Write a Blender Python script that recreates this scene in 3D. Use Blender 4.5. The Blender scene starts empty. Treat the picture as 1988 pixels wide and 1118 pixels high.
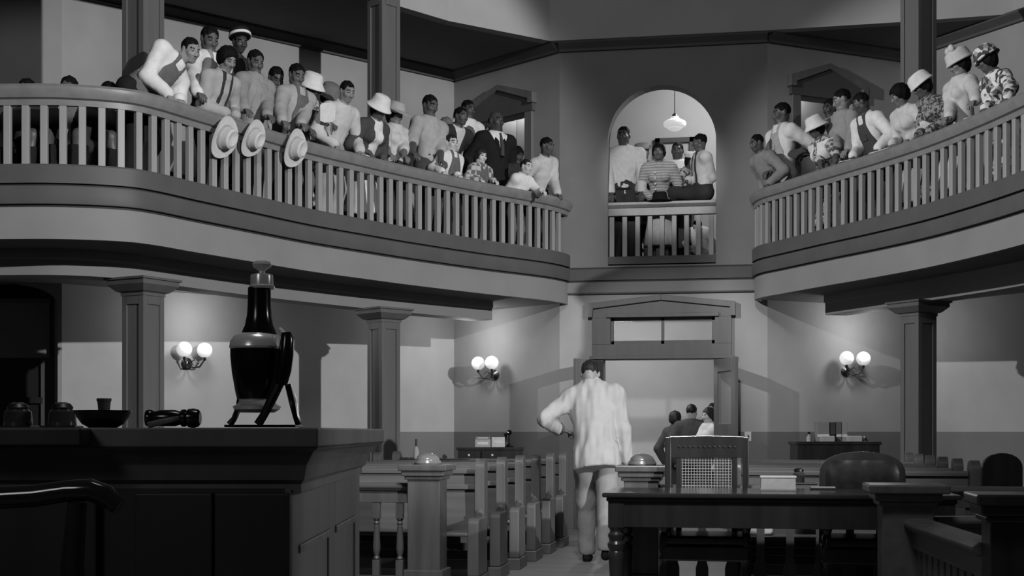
import bpy, bmesh, math, random
import numpy as np
from mathutils import Vector, Matrix, geometry
from math import sin, cos, pi, radians, sqrt, atan2

# ---------------------------------------------------------------- camera, world, light, exposure
F = 2600.0                       # focal length in pixels of the 1988 x 1118 frame
HOR = 838.0                      # pixel row of the eye level
CAMZ = 1.22
YAW = radians(9.6)
SA, CA = sin(YAW), cos(YAW)
scene = bpy.context.scene
COL = scene.collection
cd = bpy.data.cameras.new('camera')
cd.sensor_fit = 'HORIZONTAL'; cd.sensor_width = 36.0
cd.lens = 36.0 * F / 1988.0
cd.shift_y = (HOR - 559.0) / 1988.0
cd.clip_start = 0.05; cd.clip_end = 200
cam = bpy.data.objects.new('camera', cd); COL.objects.link(cam)
cam.location = (0, 0, CAMZ); cam.rotation_euler = (pi / 2, 0, YAW)
scene.camera = cam
scene.view_settings.view_transform = 'Standard'
scene.view_settings.look = 'None'
scene.view_settings.gamma = 1.0
scene.view_settings.use_curve_mapping = False
scene.view_settings.exposure = 0.0

wd = bpy.data.worlds.new('world'); scene.world = wd
wd.use_nodes = True
wd.node_tree.nodes['Background'].inputs[0].default_value = (1, 1, 1, 1)
wd.node_tree.nodes['Background'].inputs[1].default_value = 0.011

def lamp(name, kind, loc, target, energy, size=0.3, angle=60, blend=0.3):
    l = bpy.data.lights.new(name, kind); l.energy = energy
    if kind == 'AREA':
        l.shape = 'DISK'; l.size = size
    else:
        l.shadow_soft_size = size
    if kind == 'SPOT':
        l.spot_size = radians(angle); l.spot_blend = blend
    o = bpy.data.objects.new(name, l); COL.objects.link(o)
    o.location = loc
    if target is not None:
        d = Vector(target) - Vector(loc)
        o.rotation_euler = d.to_track_quat('-Z', 'Y').to_euler()
    return o

# two cross lights from the tall windows on both sides of the hall, then added fill lamps without fixtures
lamp('daylight_east', 'SPOT', (20.0, -10.0, 8.0), (-5.1, 14.65, 3.6), 36000, 0.16, 15.5, 0.25)
lamp('daylight_west', 'SPOT', (-8.0, 6.5, 6.4), (2.6, 15.4, 3.5), 4500, 0.08, 32, 0.3)
lamp('front_fill_spot', 'SPOT', (-0.6, 4.0, 6.9), (-0.97, 17.4, 1.45), 3000, 0.2, 15.5, 0.3)  # added spot, no window here; brightens the lower door wall
lamp('aisle_fill_spot', 'SPOT', (-0.6, 4.0, 6.9), (-0.95, 10.8, 0.6), 1650, 0.2, 33, 0.35)  # added spot for the pews and the walking man, no real source
lamp('arch_fill_spot', 'SPOT', (-1.0, 5.0, 7.0), (-0.97, 17.5, 4.55), 3900, 0.1, 8.0, 0.5)  # added to lift the people in the arch, no fixture behind it
lamp('hall_fill_front', 'AREA', (-1.0, 3.2, 7.4), (-1.0, 15.0, 4.8), 245, 1.8)  # added soft fill for the gallery fronts, not a lamp of the hall
lamp('bench_fill_left', 'AREA', (-2.3, -0.5, 3.0), (-1.2, 3.2, 1.3), 11, 0.9)  # added unseen area fill for highlights on the carafe
lamp('bench_fill_right', 'SPOT', (4.4, 4.6, 3.2), (-1.15, 3.8, 1.0), 340, 0.2, 18, 0.5)  # added unseen spot that brightens the side of the bench

# ---------------------------------------------------------------- pixel to place
def raydir(px, py):
    xc = (px - 994.0) / F; zc = (HOR - py) / F
    return Vector((xc * CA - SA, xc * SA + CA, zc))
def atD(px, py, D):
    d = raydir(px, py)
    return Vector((0, 0, CAMZ)) + d * D
def atz(px, py, z):
    d = raydir(px, py)
    return Vector((0, 0, CAMZ)) + d * ((z - CAMZ) / d.z)
def aty(px, py, y):
    d = raydir(px, py)
    return Vector((0, 0, CAMZ)) + d * (y / d.y)
def atline(px, py, a, b):
    d = raydir(px, py); ex, ey = b[0] - a[0], b[1] - a[1]
    nx, ny = ey, -ex
    t = (a[0] * nx + a[1] * ny) / (d.x * nx + d.y * ny)
    return Vector((0, 0, CAMZ)) + d * t
def topx(p):
    xc = p[0] * CA + p[1] * SA; D = -p[0] * SA + p[1] * CA
    return 994 + F * xc / D, HOR - F * (p[2] - CAMZ) / D

# ---------------------------------------------------------------- materials
MATS = {}
def mat(name, g, rough=0.6, var=0.06, scale=6.0, kind='noise', bump=0.0, spec=0.4, metal=0.0, g2=None, emit=0.0, coat=0.0, alpha=None, trans=0.0):
    if name in MATS: return MATS[name]
    m = bpy.data.materials.new(name); m.use_nodes = True
    nt = m.node_tree; b = nt.nodes['Principled BSDF']
    b.inputs['Roughness'].default_value = rough
    b.inputs['Metallic'].default_value = metal
    b.inputs['Specular IOR Level'].default_value = spec
    if coat: b.inputs['Coat Weight'].default_value = coat
    if trans: b.inputs['Transmission Weight'].default_value = trans
    if alpha is not None: b.inputs['Alpha'].default_value = alpha
    tc = nt.nodes.new('ShaderNodeTexCoord')
    mp = nt.nodes.new('ShaderNodeMapping'); nt.links.new(tc.outputs['Object'], mp.inputs[0])
    r = nt.nodes.new('ShaderNodeValToRGB')
    lo, hi = (g * (1 - var), g * (1 + var)) if g2 is None else (g, g2)
    r.color_ramp.elements[0].color = (lo, lo, lo, 1); r.color_ramp.elements[1].color = (hi, hi, hi, 1)
    if kind == 'noise':
        t = nt.nodes.new('ShaderNodeTexNoise'); t.inputs['Scale'].default_value = scale; t.inputs['Detail'].default_value = 5
        out = t.outputs[0]
        r.color_ramp.elements[0].position = 0.3; r.color_ramp.elements[1].position = 0.7
    elif kind == 'grain':
        mp.inputs['Scale'].default_value = (1, 1, 0.08)
        t = nt.nodes.new('ShaderNodeTexNoise'); t.inputs['Scale'].default_value = scale; t.inputs['Detail'].default_value = 6
        out = t.outputs[0]
        r.color_ramp.elements[0].position = 0.3; r.color_ramp.elements[1].position = 0.7
    elif kind == 'grainx':
        mp.inputs['Scale'].default_value = (0.08, 1, 1)
        t = nt.nodes.new('ShaderNodeTexNoise'); t.inputs['Scale'].default_value = scale; t.inputs['Detail'].default_value = 6
        out = t.outputs[0]
        r.color_ramp.elements[0].position = 0.3; r.color_ramp.elements[1].position = 0.7
    elif kind == 'floral':
        t = nt.nodes.new('ShaderNodeTexVoronoi'); t.inputs['Scale'].default_value = scale
        out = t.outputs['Color']
        sp = nt.nodes.new('ShaderNodeSeparateColor'); nt.links.new(out, sp.inputs[0]); out = sp.outputs[0]
        r.color_ramp.elements[0].position = 0.35; r.color_ramp.elements[1].position = 0.65
    elif kind == 'plaid':
        w1 = nt.nodes.new('ShaderNodeTexChecker'); w1.inputs['Scale'].default_value = scale
        nt.links.new(mp.outputs[0], w1.inputs[0])
        w1.inputs[1].default_value = (1, 1, 1, 1); w1.inputs[2].default_value = (0, 0, 0, 1)
        out = w1.outputs[1]; t = None
    elif kind == 'stripe':
        t = nt.nodes.new('ShaderNodeTexWave'); t.inputs['Scale'].default_value = scale; t.bands_direction = 'Z'
        t.inputs['Distortion'].default_value = 1.5
        out = t.outputs[1]
    if kind != 'plaid': nt.links.new(mp.outputs[0], t.inputs[0])
    nt.links.new(out, r.inputs[0]); nt.links.new(r.outputs[0], b.inputs['Base Color'])
    if bump:
        bn = nt.nodes.new('ShaderNodeBump'); bn.inputs['Strength'].default_value = bump; bn.inputs['Distance'].default_value = 0.01
        nt.links.new(out, bn.inputs['Height']); nt.links.new(bn.outputs[0], b.inputs['Normal'])
    if emit:
        b.inputs['Emission Color'].default_value = (1, 1, 1, 1); b.inputs['Emission Strength'].default_value = emit
    MATS[name] = m
    return m

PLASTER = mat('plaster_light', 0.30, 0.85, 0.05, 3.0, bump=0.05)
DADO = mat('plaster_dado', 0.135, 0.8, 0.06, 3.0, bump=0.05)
PLAST_SHADE = mat('plaster_arch_wall_shade', 0.17, 0.85, 0.06, 2.5, bump=0.05)  # gallery plaster darkened, puts shade into the upper door wall
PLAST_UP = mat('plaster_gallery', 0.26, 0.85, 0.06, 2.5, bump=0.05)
FASCIA = mat('plaster_fascia', 0.20, 0.8, 0.06, 2.0, bump=0.04)
CEILM = mat('ceiling_paint', 0.14, 0.9, 0.05, 2.0)
ATTIC = mat('attic_paint', 0.32, 0.9, 0.05, 2.0)
CROWN = mat('crown_paint', 0.07, 0.7, 0.08, 5.0)
BAND = mat('band_paint', 0.075, 0.6, 0.08, 4.0)
GROOVE = mat('groove_paint', 0.03, 0.7, 0.05, 4.0)
TRIMW = mat('trim_wood', 0.12, 0.5, 0.10, 9.0, 'grain', bump=0.03)
RAILW = mat('rail_wood', 0.17, 0.42, 0.12, 9.0, 'noise', bump=0.03)
BALW = mat('baluster_wood', 0.25, 0.5, 0.12, 12.0, 'grain', bump=0.03)
COLW = mat('column_wood', 0.095, 0.5, 0.10, 9.0, 'grain', bump=0.03)
PEWW = mat('pew_wood', 0.088, 0.35, 0.22, 14.0, 'grain', bump=0.04)
PEWX = mat('pew_plank_wood', 0.092, 0.35, 0.22, 14.0, 'grainx', bump=0.04)
DARKW = mat('dark_wood', 0.021, 0.25, 0.3, 10.0, 'grain', bump=0.02, spec=0.5)
DARKX = mat('dark_tabletop_wood', 0.026, 0.18, 0.3, 10.0, 'grainx', bump=0.01, spec=0.5)
BENCH_SHADE = mat('bench_shade_wood', 0.035, 0.45, 0.25, 8.0, 'grain', bump=0.02)  # bench front, its shade put into a darker wood tone
BENCH_LIT = mat('bench_lit_wood', 0.14, 0.45, 0.2, 8.0, 'grain', bump=0.02)  # same bench wood made lighter, as if lit, for side and slab
BLACK = mat('black_enamel', 0.006, 0.18, 0.1, 5.0, spec=0.5)
SILVER = mat('silver_metal', 0.80, 0.25, 0.06, 8.0, metal=0.35, spec=0.6)
BRONZE = mat('bronze_metal', 0.12, 0.35, 0.2, 8.0, metal=1.0)
LEATHER = mat('black_leather', 0.012, 0.3, 0.4, 18.0, bump=0.15, spec=0.5)
GLOBE = mat('lit_globe_glass', 0.8, 0.3, 0.02, 5.0, emit=0.42)
PAPER = mat('paper', 0.55, 0.8, 0.04, 9.0)
FLOORM = mat('floor_boards', 0.22, 0.45, 0.2, 8.0, 'grainx', bump=0.02)
GLASSM = mat('pane_glass', 0.02, 0.08, 0.1, 3.0, spec=0.6)
FROST = mat('frosted_pane', 0.5, 0.5, 0.04, 3.0, trans=0.0)
HALLW = mat('hallway_plaster', 0.42, 0.85, 0.04, 3.0, bump=0.04)

# ---------------------------------------------------------------- mesh builder
def rootloc(p):
    v = Vector((0, 0, 0))
    while p is not None:
        v += p.location; p = p.parent
    return v
class MB:
    def __init__(s): s.v = []; s.f = []; s.sm = []
    def add(s, vs, fs, smooth=False):
        o = len(s.v); s.v += [tuple(p) for p in vs]
        for f in fs: s.f.append(tuple(i + o for i in f)); s.sm.append(smooth)
        return s
    def box(s, c, d, rz=0.0):
        hx, hy, hz = d[0] / 2, d[1] / 2, d[2] / 2; cr, sr = cos(rz), sin(rz); vs = []
        for x, y, z in ((-hx, -hy, -hz), (hx, -hy, -hz), (hx, hy, -hz), (-hx, hy, -hz), (-hx, -hy, hz), (hx, -hy, hz), (hx, hy, hz), (-hx, hy, hz)):
            vs.append((c[0] + x * cr - y * sr, c[1] + x * sr + y * cr, c[2] + z))
        return s.add(vs, [(0, 3, 2, 1), (4, 5, 6, 7), (0, 1, 5, 4), (1, 2, 6, 5), (2, 3, 7, 6), (3, 0, 4, 7)])
    def bb(s, x0, x1, y0, y1, z0, z1):
        return s.box(((x0 + x1) / 2, (y0 + y1) / 2, (z0 + z1) / 2), (x1 - x0, y1 - y0, z1 - z0))
    def prism(s, pts, z0, z1):                       # plan polygon (ccw) extruded upwards
        n = len(pts); vs = [(p[0], p[1], z0) for p in pts] + [(p[0], p[1], z1) for p in pts]
        tri = geometry.tessellate_polygon([[Vector((p[0], p[1], 0)) for p in pts]])
        fs = []
        for t in tri:
            a, b, c = (Vector(pts[i][:2]) for i in t)
            if (b - a).cross(c - a) < 0: t = (t[0], t[2], t[1])
            fs.append((t[2], t[1], t[0])); fs.append(tuple(i + n for i in t))
        area = sum(pts[i][0] * pts[(i + 1) % n][1] - pts[(i + 1) % n][0] * pts[i][1] for i in range(n))
        for i in range(n):
            j = (i + 1) % n
            q = (i, j, j + n, i + n)
            fs.append(q if area > 0 else q[::-1])
        return s.add(vs, fs)
    def plate(s, pts, o, ux, uz, nrm, t):             # outline (u,w) in a plane, extruded by t along nrm
        o, ux, uz, nrm = Vector(o), Vector(ux), Vector(uz), Vector(nrm); n = len(pts)
        fr = [o + ux * p[0] + uz * p[1] for p in pts]; bk = [p + nrm * t for p in fr]
        tri = geometry.tessellate_polygon([[Vector((p[0], p[1], 0)) for p in pts]])
        fs = []
        for tr in tri: fs.append(tuple(tr)); fs.append(tuple(i + n for i in reversed(tr)))
        for i in range(n):
            j = (i + 1) % n; fs.append((i, j, j + n, i + n))
        return s.add(fr + bk, fs)
    def lathe(s, prof, c=(0, 0, 0), n=24, axis=None, smooth=True):   # prof: (r, z)
        vs = []; fs = []; c = Vector(c)
        q = None
        if axis is not None: q = Vector((0, 0, 1)).rotation_difference(Vector(axis).normalized())
        m = len(prof)
        for r, z in prof:
            for k in range(n):
                a = 2 * pi * k / n; p = Vector((max(r, 1e-4) * cos(a), max(r, 1e-4) * sin(a), z))
                vs.append(c + (q @ p if q else p))
        for i in range(m - 1):
            for k in range(n):
                k2 = (k + 1) % n
                fs.append((i * n + k, i * n + k2, (i + 1) * n + k2, (i + 1) * n + k))
        fs.append(tuple(range(n - 1, -1, -1))); fs.append(tuple((m - 1) * n + k for k in range(n)))
        return s.add(vs, fs, smooth)
    def tube(s, pts, r, n=10, smooth=True):
        pts = [Vector(p) for p in pts]; rs = r if isinstance(r, (list, tuple)) else [r] * len(pts)
        vs = []; fs = []; up = Vector((0, 0, 1)); pu = None
        for i, p in enumerate(pts):
            t = (pts[min(i + 1, len(pts) - 1)] - pts[max(i - 1, 0)]).normalized()
            if pu is None:
                u = t.cross(up)
                if u.length < 1e-3: u = t.cross(Vector((1, 0, 0)))
            else: u = pu - t * pu.dot(t)
            u.normalize(); pu = u; w = t.cross(u)
            for k in range(n):
                a = 2 * pi * k / n; vs.append(p + (u * cos(a) + w * sin(a)) * rs[i])
        for i in range(len(pts) - 1):
            for k in range(n):
                k2 = (k + 1) % n; fs.append((i * n + k, i * n + k2, (i + 1) * n + k2, (i + 1) * n + k))
        fs.append(tuple(range(n - 1, -1, -1))); fs.append(tuple((len(pts) - 1) * n + k for k in range(n)))
        return s.add(vs, fs, smooth)
    def sweep(s, path, prof, smooth=False, closed=True):   # plan path [(x,y)], profile [(offset,z)], offset to the left-hand normal (room side positive)
        n = len(path); m = len(prof); vs = []; fs = []
        nr = normals(path)
        for i in range(n):
            for o, z in prof: vs.append((path[i][0] + nr[i][0] * o, path[i][1] + nr[i][1] * o, z))
        rng = m if closed else m - 1
        for i in range(n - 1):
            for k in range(rng):
                k2 = (k + 1) % m
                fs.append((i * m + k, (i + 1) * m + k, (i + 1) * m + k2, i * m + k2))
        if closed:
            fs.append(tuple(range(m))); fs.append(tuple((n - 1) * m + k for k in reversed(range(m))))
        return s.add(vs, fs, smooth)
    def build(s, name, material, parent=None, bevel=0.0, seg=2):
        me = bpy.data.meshes.new(name); L = rootloc(parent)
        me.from_pydata([(p[0] - L.x, p[1] - L.y, p[2] - L.z) for p in s.v], [], s.f)
        me.polygons.foreach_set('use_smooth', s.sm)
        bm = bmesh.new(); bm.from_mesh(me)
        bmesh.ops.recalc_face_normals(bm, faces=bm.faces); bm.to_mesh(me); bm.free()
        if any(s.sm): me.set_sharp_from_angle(angle=radians(32))
        for mm in (material if isinstance(material, (list, tuple)) else [material]): me.materials.append(mm)
        o = bpy.data.objects.new(name, me); COL.objects.link(o); o.parent = parent
        if bevel:
            b = o.modifiers.new('bevel', 'BEVEL'); b.width = bevel; b.segments = seg; b.limit_method = 'ANGLE'; b.angle_limit = radians(40)
        return o
def normals(path):
    n = len(path); out = []
    for i in range(n):
        a = path[max(i - 1, 0)]; b = path[min(i + 1, n - 1)]
        tx, ty = b[0] - a[0], b[1] - a[1]; l = math.hypot(tx, ty) or 1
        sc = 1.0
        if 0 < i < n - 1:
            t1 = Vector((path[i][0] - a[0], path[i][1] - a[1])); t2 = Vector((b[0] - path[i][0], b[1] - path[i][1]))
            if t1.length > 1e-6 and t2.length > 1e-6:
                cs = max(0.35, cos(t1.angle(t2) / 2)); sc = 1 / cs
        out.append((ty / l * sc, -tx / l * sc))
    return out
def offset(path, o): return [(p[0] + q[0] * o, p[1] + q[1] * o) for p, q in zip(path, normals(path))]
def smoothpath(pts, n=8):
    out = []
    for i in range(len(pts) - 1):
        p0 = pts[max(i - 1, 0)]; p1 = pts[i]; p2 = pts[i + 1]; p3 = pts[min(i + 2, len(pts) - 1)]
        for k in range(n):
            t = k / n; t2 = t * t; t3 = t2 * t
            out.append(tuple(0.5 * (2 * p1[j] + (p2[j] - p0[j]) * t + (2 * p0[j] - 5 * p1[j] + 4 * p2[j] - p3[j]) * t2 + (3 * p1[j] - p0[j] - 3 * p2[j] + p3[j]) * t3) for j in (0, 1)))
    out.append(tuple(pts[-1][:2]))
    return out
def resample(path, step):
    out = [path[0]]; acc = 0.0
    for i in range(len(path) - 1):
        a = Vector(path[i]); b = Vector(path[i + 1]); L = (b - a).length; d = step - acc
        while d <= L:
            p = a + (b - a) * (d / L); out.append((p.x, p.y)); d += step
        acc = L - (d - step)
    return out
def root(name, loc, label=None, cat=None, group=None, kind=None):
    o = bpy.data.objects.new(name, None); COL.objects.link(o); o.location = loc; o.empty_display_size = 0.1
    return tag(o, label, cat, group, kind)
def tag(o, label=None, cat=None, group=None, kind=None):
    if label: o['label'] = label
    if cat: o['category'] = cat
    if group: o['group'] = group
    if kind: o['kind'] = kind
    return o
def struct(o, label=None): return tag(o, label, None, None, 'structure')
def copy_part(o, parent, loc, rz=0.0):
    c = o.copy(); COL.objects.link(c); c.parent = parent; c.location = loc; c.rotation_euler = (0, 0, rz)
    return c
# ---------------------------------------------------------------- plan of the hall
YD = 17.4                                    # plane of the door wall
X0 = -0.97                                   # axis of the hall
DL, DR = (-2.31, YD), (0.365, YD)            # edges of the door wall
KL, KR = (-3.98, 18.6), (2.15, 18.6)         # far corners of the recesses
EL = (-7.57, 14.13); ER = (5.4, 14.42)       # ends of the diagonal walls
FLW = (-11.0, 13.75)                         # end of the arched window wall
ZF, ZR = 3.40, 4.22                          # gallery floor, top of the gallery handrail
ZC = 6.30                                    # gallery ceiling
TOPZ = 8.2

def wall_box(a, b, z0, z1, t=0.2, side=1):   # slab behind the line a-b
    d = Vector((b[0] - a[0], b[1] - a[1])).normalized(); n = Vector((-d.y, d.x)) * t * side
    return MB().prism([a[:2], b[:2], (b[0] + n.x, b[1] + n.y), (a[0] + n.x, a[1] + n.y)], z0, z1)
def wall_strips(name, a, b, zs, holes, mats, t=0.2, side=1, label=None):
    """wall along a-b with rectangular holes (u0,u1,z0,z1); zs splits the height into bands with their own paint"""
    L = math.hypot(b[0] - a[0], b[1] - a[1]); d = ((b[0] - a[0]) / L, (b[1] - a[1]) / L)
    us = sorted({0.0, L} | {h[0] for h in holes} | {h[1] for h in holes})
    r = root(name, (a[0], a[1], zs[0]), kind='structure')
    if label: r['label'] = label
    for bi in range(len(zs) - 1):
        m = MB()
        zz = sorted({zs[bi], zs[bi + 1]} | {min(max(h[k], zs[bi]), zs[bi + 1]) for h in holes for k in (2, 3)})
        for i in range(len(us) - 1):
            for j in range(len(zz) - 1):
                uc, zc = (us[i] + us[i + 1]) / 2, (zz[j] + zz[j + 1]) / 2
                if any(h[0] < uc < h[1] and h[2] < zc < h[3] for h in holes): continue
                p = (a[0] + d[0] * us[i], a[1] + d[1] * us[i]); q = (a[0] + d[0] * us[i + 1], a[1] + d[1] * us[i + 1])
                w = wall_box(p, q, zz[j], zz[j + 1], t, side); m.add(w.v, w.f)
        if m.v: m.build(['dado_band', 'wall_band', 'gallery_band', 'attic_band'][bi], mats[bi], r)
    return r

# floor of the hall and of the passage behind the doors
struct(MB().bb(-14, 14, -4, 24, -0.2, 0).build('floor', FLOORM), 'worn pale boards of the courtroom floor')
ZB = [0, CAMZ, 3.15, ZC + 0.02]
# left window wall, diagonal walls, recess walls
LD = math.hypot(KL[0] - EL[0], KL[1] - EL[1])
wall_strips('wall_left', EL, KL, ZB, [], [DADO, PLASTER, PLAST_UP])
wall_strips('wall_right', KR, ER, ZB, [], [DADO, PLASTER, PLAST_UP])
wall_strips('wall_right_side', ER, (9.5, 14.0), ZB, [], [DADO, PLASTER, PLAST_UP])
def recess_door_hole(a, b, pxs, ztop):
    d = Vector((b[0] - a[0], b[1] - a[1])); L = d.length; d.normalize()
    us = []
    for px in pxs:
        p = atline(px, 250, a, b); us.append((p.xy - Vector(a)).dot(d))
    return (min(us), max(us), ZF, ztop), d
zl = atline(985, 228, KL, DL).z
holeL, dRL = recess_door_hole(KL, DL, (928, 1023), zl)
zr = atline(1580, 190, DR, KR).z
holeR, dRR = recess_door_hole(DR, KR, (1551, 1655), zr)
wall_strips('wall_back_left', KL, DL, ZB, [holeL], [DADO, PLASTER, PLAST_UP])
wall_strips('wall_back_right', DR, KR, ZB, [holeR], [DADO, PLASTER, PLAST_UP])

# door wall: lower part with the doorway, upper part with the arch
DX0, DX1 = aty(1172, 700, YD).x, aty(1392, 700, YD).x       # door opening
DZ = aty(1285, 697, YD).z
TX0, TX1 = aty(1186, 640, YD).x, aty(1388, 640, YD).x       # transom
TZ0, TZ1 = aty(1285, 668, YD).z, aty(1285, 616, YD).z
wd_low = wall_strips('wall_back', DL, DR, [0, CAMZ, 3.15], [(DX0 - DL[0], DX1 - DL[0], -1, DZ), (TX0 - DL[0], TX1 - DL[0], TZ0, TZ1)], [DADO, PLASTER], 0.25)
AX = (aty(1180, 400, YD).x + aty(1390, 400, YD).x) / 2
AR = (aty(1390, 400, YD).x - aty(1180, 400, YD).x) / 2
AZ = aty(1285, 165, YD).z - AR                              # spring of the arch
m = MB()
outl = [(DL[0], 3.15), (DR[0], 3.15), (DR[0], TOPZ), (DL[0], TOPZ)]
hole = [(AX - AR, ZF - 0.02), (AX + AR, ZF - 0.02)] + [(AX + AR * cos(t), AZ + AR * sin(t)) for t in [pi * k / 28 for k in range(29)]]
ts = [pi - pi * k / 28 for k in range(29)]
arc = [(AX + AR * cos(t), AZ + AR * sin(t)) for t in ts]
def fquad(pts):                                             # outline in x,z on the door wall, 0.25 thick
    m.plate(pts, (0, YD, 0), (1, 0, 0), (0, 0, 1), (0, 1, 0), 0.25)
fquad([(DL[0], 3.15), (AX - AR, 3.15), (AX - AR, AZ), (DL[0], AZ)])
fquad([(AX + AR, 3.15), (DR[0], 3.15), (DR[0], AZ), (AX + AR, AZ)])
fquad([(AX - AR, 3.15), (AX + AR, 3.15), (AX + AR, ZF - 0.02), (AX - AR, ZF - 0.02)])
for i in range(28):
    (x1, z1), (x2, z2) = arc[i], arc[i + 1]
    fquad([(x1, z1), (x2, z2), (x2, ZC + .02), (x1, ZC + .02)])
fquad([(DL[0], AZ), (AX - AR, AZ), (AX - AR, ZC + .02), (DL[0], ZC + .02)])
fquad([(AX + AR, AZ), (DR[0], AZ), (DR[0], ZC + .02), (AX + AR, ZC + .02)])
m.build('gallery_band', PLAST_SHADE, wd_low)

# cornice bands that cross the door wall at gallery level
trim = root('trim_1', (X0, YD, 3.0), kind='structure')
for z0, z1, o, mm in ((3.19, 3.335, 0.035, BAND), (3.335, 3.36, 0.015, GROOVE), (3.165, 3.19, 0.015, GROOVE), (3.03, 3.165, 0.025, FASCIA), (3.01, 3.03, 0.04, CROWN)):
    MB().bb(DL[0] + 0.06, DR[0] - 0.06, YD - o, YD + 0.01, z0, z1).build('cornice_band', mm, trim)

# passage behind the doors and the landing behind the arch
hall = root('wall_hallway', (X0, 20.4, 0), kind='structure')
MB().bb(-3.9, 2.0, 20.4, 20.6, 0, 3.1).build('end_wall', HALLW, hall)
MB().bb(-3.9, -3.7, YD + 1.3, 20.4, 0, 3.1).build('side_wall', HALLW, hall)
MB().bb(1.9, 2.1, YD + 1.3, 20.4, 0, 3.1).build('side_wall', HALLW, hall)
MB().bb(-3.9, 2.1, YD + 0.25, 20.6, 3.1, 3.2).build('passage_ceiling', HALLW, hall)
MB().bb(-3.7, 1.9, 20.38, 20.4, 0.0, 0.10).build('skirting', CROWN, hall)
land = root('wall_landing', (X0, 20.0, ZF), kind='structure')
MB().bb(-3.9, 2.1, 20.0, 20.2, ZF, 6.6).build('end_wall', HALLW, land)
MB().bb(-3.3, -3.1, YD + 1.3, 20.0, ZF, 6.6).build('side_wall', HALLW, land)
MB().bb(1.2, 1.4, YD + 1.3, 20.0, ZF, 6.6).build('side_wall', HALLW, land)
MB().bb(-3.4, 1.5, YD + 0.25, 20.2, 6.5, 6.6).build('landing_ceiling', HALLW, land)
struct(MB().bb(-3.4, 1.5, YD + 0.02, 20.2, 3.22, ZF).build('floor_landing', BAND))
dk = root('door_4', (aty(1310, 400, 20).x, 19.97, ZF), kind='structure')
xa, xb = aty(1272, 268, 19.97).x, aty(1348, 268, 19.97).x; zt = aty(1310, 268, 19.97).z
MB().bb(xa, xb, 19.93, 20.0, zt - 0.07, zt).build('lintel', CROWN, dk)
MB().bb(xa, xa + 0.07, 19.93, 20.0, ZF, zt).build('jamb', CROWN, dk)
MB().bb(xb - 0.07, xb, 19.93, 20.0, ZF, zt).build('jamb', CROWN, dk)
MB().bb(xa + 0.07, xb - 0.07, 19.98, 20.0, ZF, zt - 0.07).build('leaf', HALLW, dk)
lamp('hallway_light', 'POINT', (-1.7, 18.6, 2.6), None, 75, 0.25)
lamp('landing_light', 'POINT', (-0.2, 18.6, 6.0), None, 80, 0.25)
# rooms behind the two gallery doors
for nm, a, b, h in (('wall_side_room_left', KL, DL, holeL), ('wall_side_room_right', DR, KR, holeR)):
    d = Vector((b[0] - a[0], b[1] - a[1])).normalized(); n = Vector((-d.y, d.x))
    p0 = Vector(a) + d * (h[0] - 0.25) + n * 0.62; p1 = Vector(a) + d * (h[1] + 0.25) + n * 0.62
    struct(wall_box(p0, p1, ZF, 6.2, 0.1).build(nm, HALLW))
    pm = Vector(a) + d * (h[0] + .3) + n * .4; lamp('side_room_light', 'POINT', (pm.x, pm.y, 5.75), None, 5, 0.1)
# gallery door casings with pediments
def casing(name, a, b, h, apex):
    d = Vector((b[0] - a[0], b[1] - a[1])).normalized(); n = Vector((d.y, -d.x)); r = root(name, (a[0] + d.x * h[0], a[1] + d.y * h[0], ZF), kind='structure')
    def pl(pts, t, nm, mm, bk=0.0):
        o = Vector((a[0], a[1], 0)) + Vector((n.x, n.y, 0)) * bk
        MB().plate(pts, o, (d.x, d.y, 0), (0, 0, 1), (n.x, n.y, 0), t).build(nm, mm, r, 0.004)
    w = 0.13; z1 = h[3]; u0, u1 = h[0], h[1]; uc = (u0 + u1) / 2
    pl([(u0 - w, ZF), (u0, ZF), (u0, z1), (u0 - w, z1)], 0.05, 'jamb', TRIMW)
    pl([(u1, ZF), (u1 + w, ZF), (u1 + w, z1), (u1, z1)], 0.05, 'jamb', TRIMW)
    pl([(u0 - w - .03, z1), (u1 + w + .03, z1), (u1 + w + .03, z1 + .22), (uc, z1 + .40), (u0 - w - .03, z1 + .22)], 0.06, 'pediment', CROWN)
    e = 0.075
    pl([(u0 - w - .06, z1 + .10), (u0 - w - .06, z1 + .24), (uc, z1 + .45), (uc, z1 + .45 - e), (u0 - w - .06 + .09, z1 + .24 - e), (u0 - w + .03, z1 + .10)], 0.10, 'raking_moulding', TRIMW)
    pl([(u1 + w + .06, z1 + .10), (u1 + w - .03, z1 + .10), (u1 + w + .06 - .09, z1 + .24 - e), (uc, z1 + .45 - e), (uc, z1 + .45), (u1 + w + .06, z1 + .24)], 0.10, 'raking_moulding', TRIMW)
    dn = Vector((-d.x, -d.y)) if False else None
    return r
casing('door_2', KL, DL, holeL, None)
casing('door_3', DR, KR, holeR, None)

# arched window wall at the far left
fl = root('wall_left_window', (FLW[0], FLW[1], 0), kind='structure')
d = Vector((FLW[0] - EL[0], FLW[1] - EL[1])); LW = d.length; d.normalize(); nW = Vector((d.y, -d.x)) * -1
def wl(u, z, dep=0.0): return (EL[0] + d.x * u + nW.x * dep, EL[1] + d.y * u + nW.y * dep, z)
nB = Vector((d.x, d.y, 0)).cross(Vector((0, 0, 1)))          # points away from the room or into it
if nB.y < 0: nB = -nB
u_j = (atline(112, 700, EL, FLW).xy - Vector(EL)).length      # right edge of the arch
z_sp = atline(105, 590, EL, FLW).z; z_tp = atline(20, 545, EL, FLW).z + 0.03
uc = u_j + 1.15; span = 1.15
ap = [(uc - span * cos(t), z_sp + (z_tp - z_sp) * sin(t)) for t in [pi * k / 16 for k in range(17)]]
m = MB()
def wp(pts, zsplit=None): m.plate(pts, (EL[0], EL[1], 0), (d.x, d.y, 0), (0, 0, 1), nB, 0.35)
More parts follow.
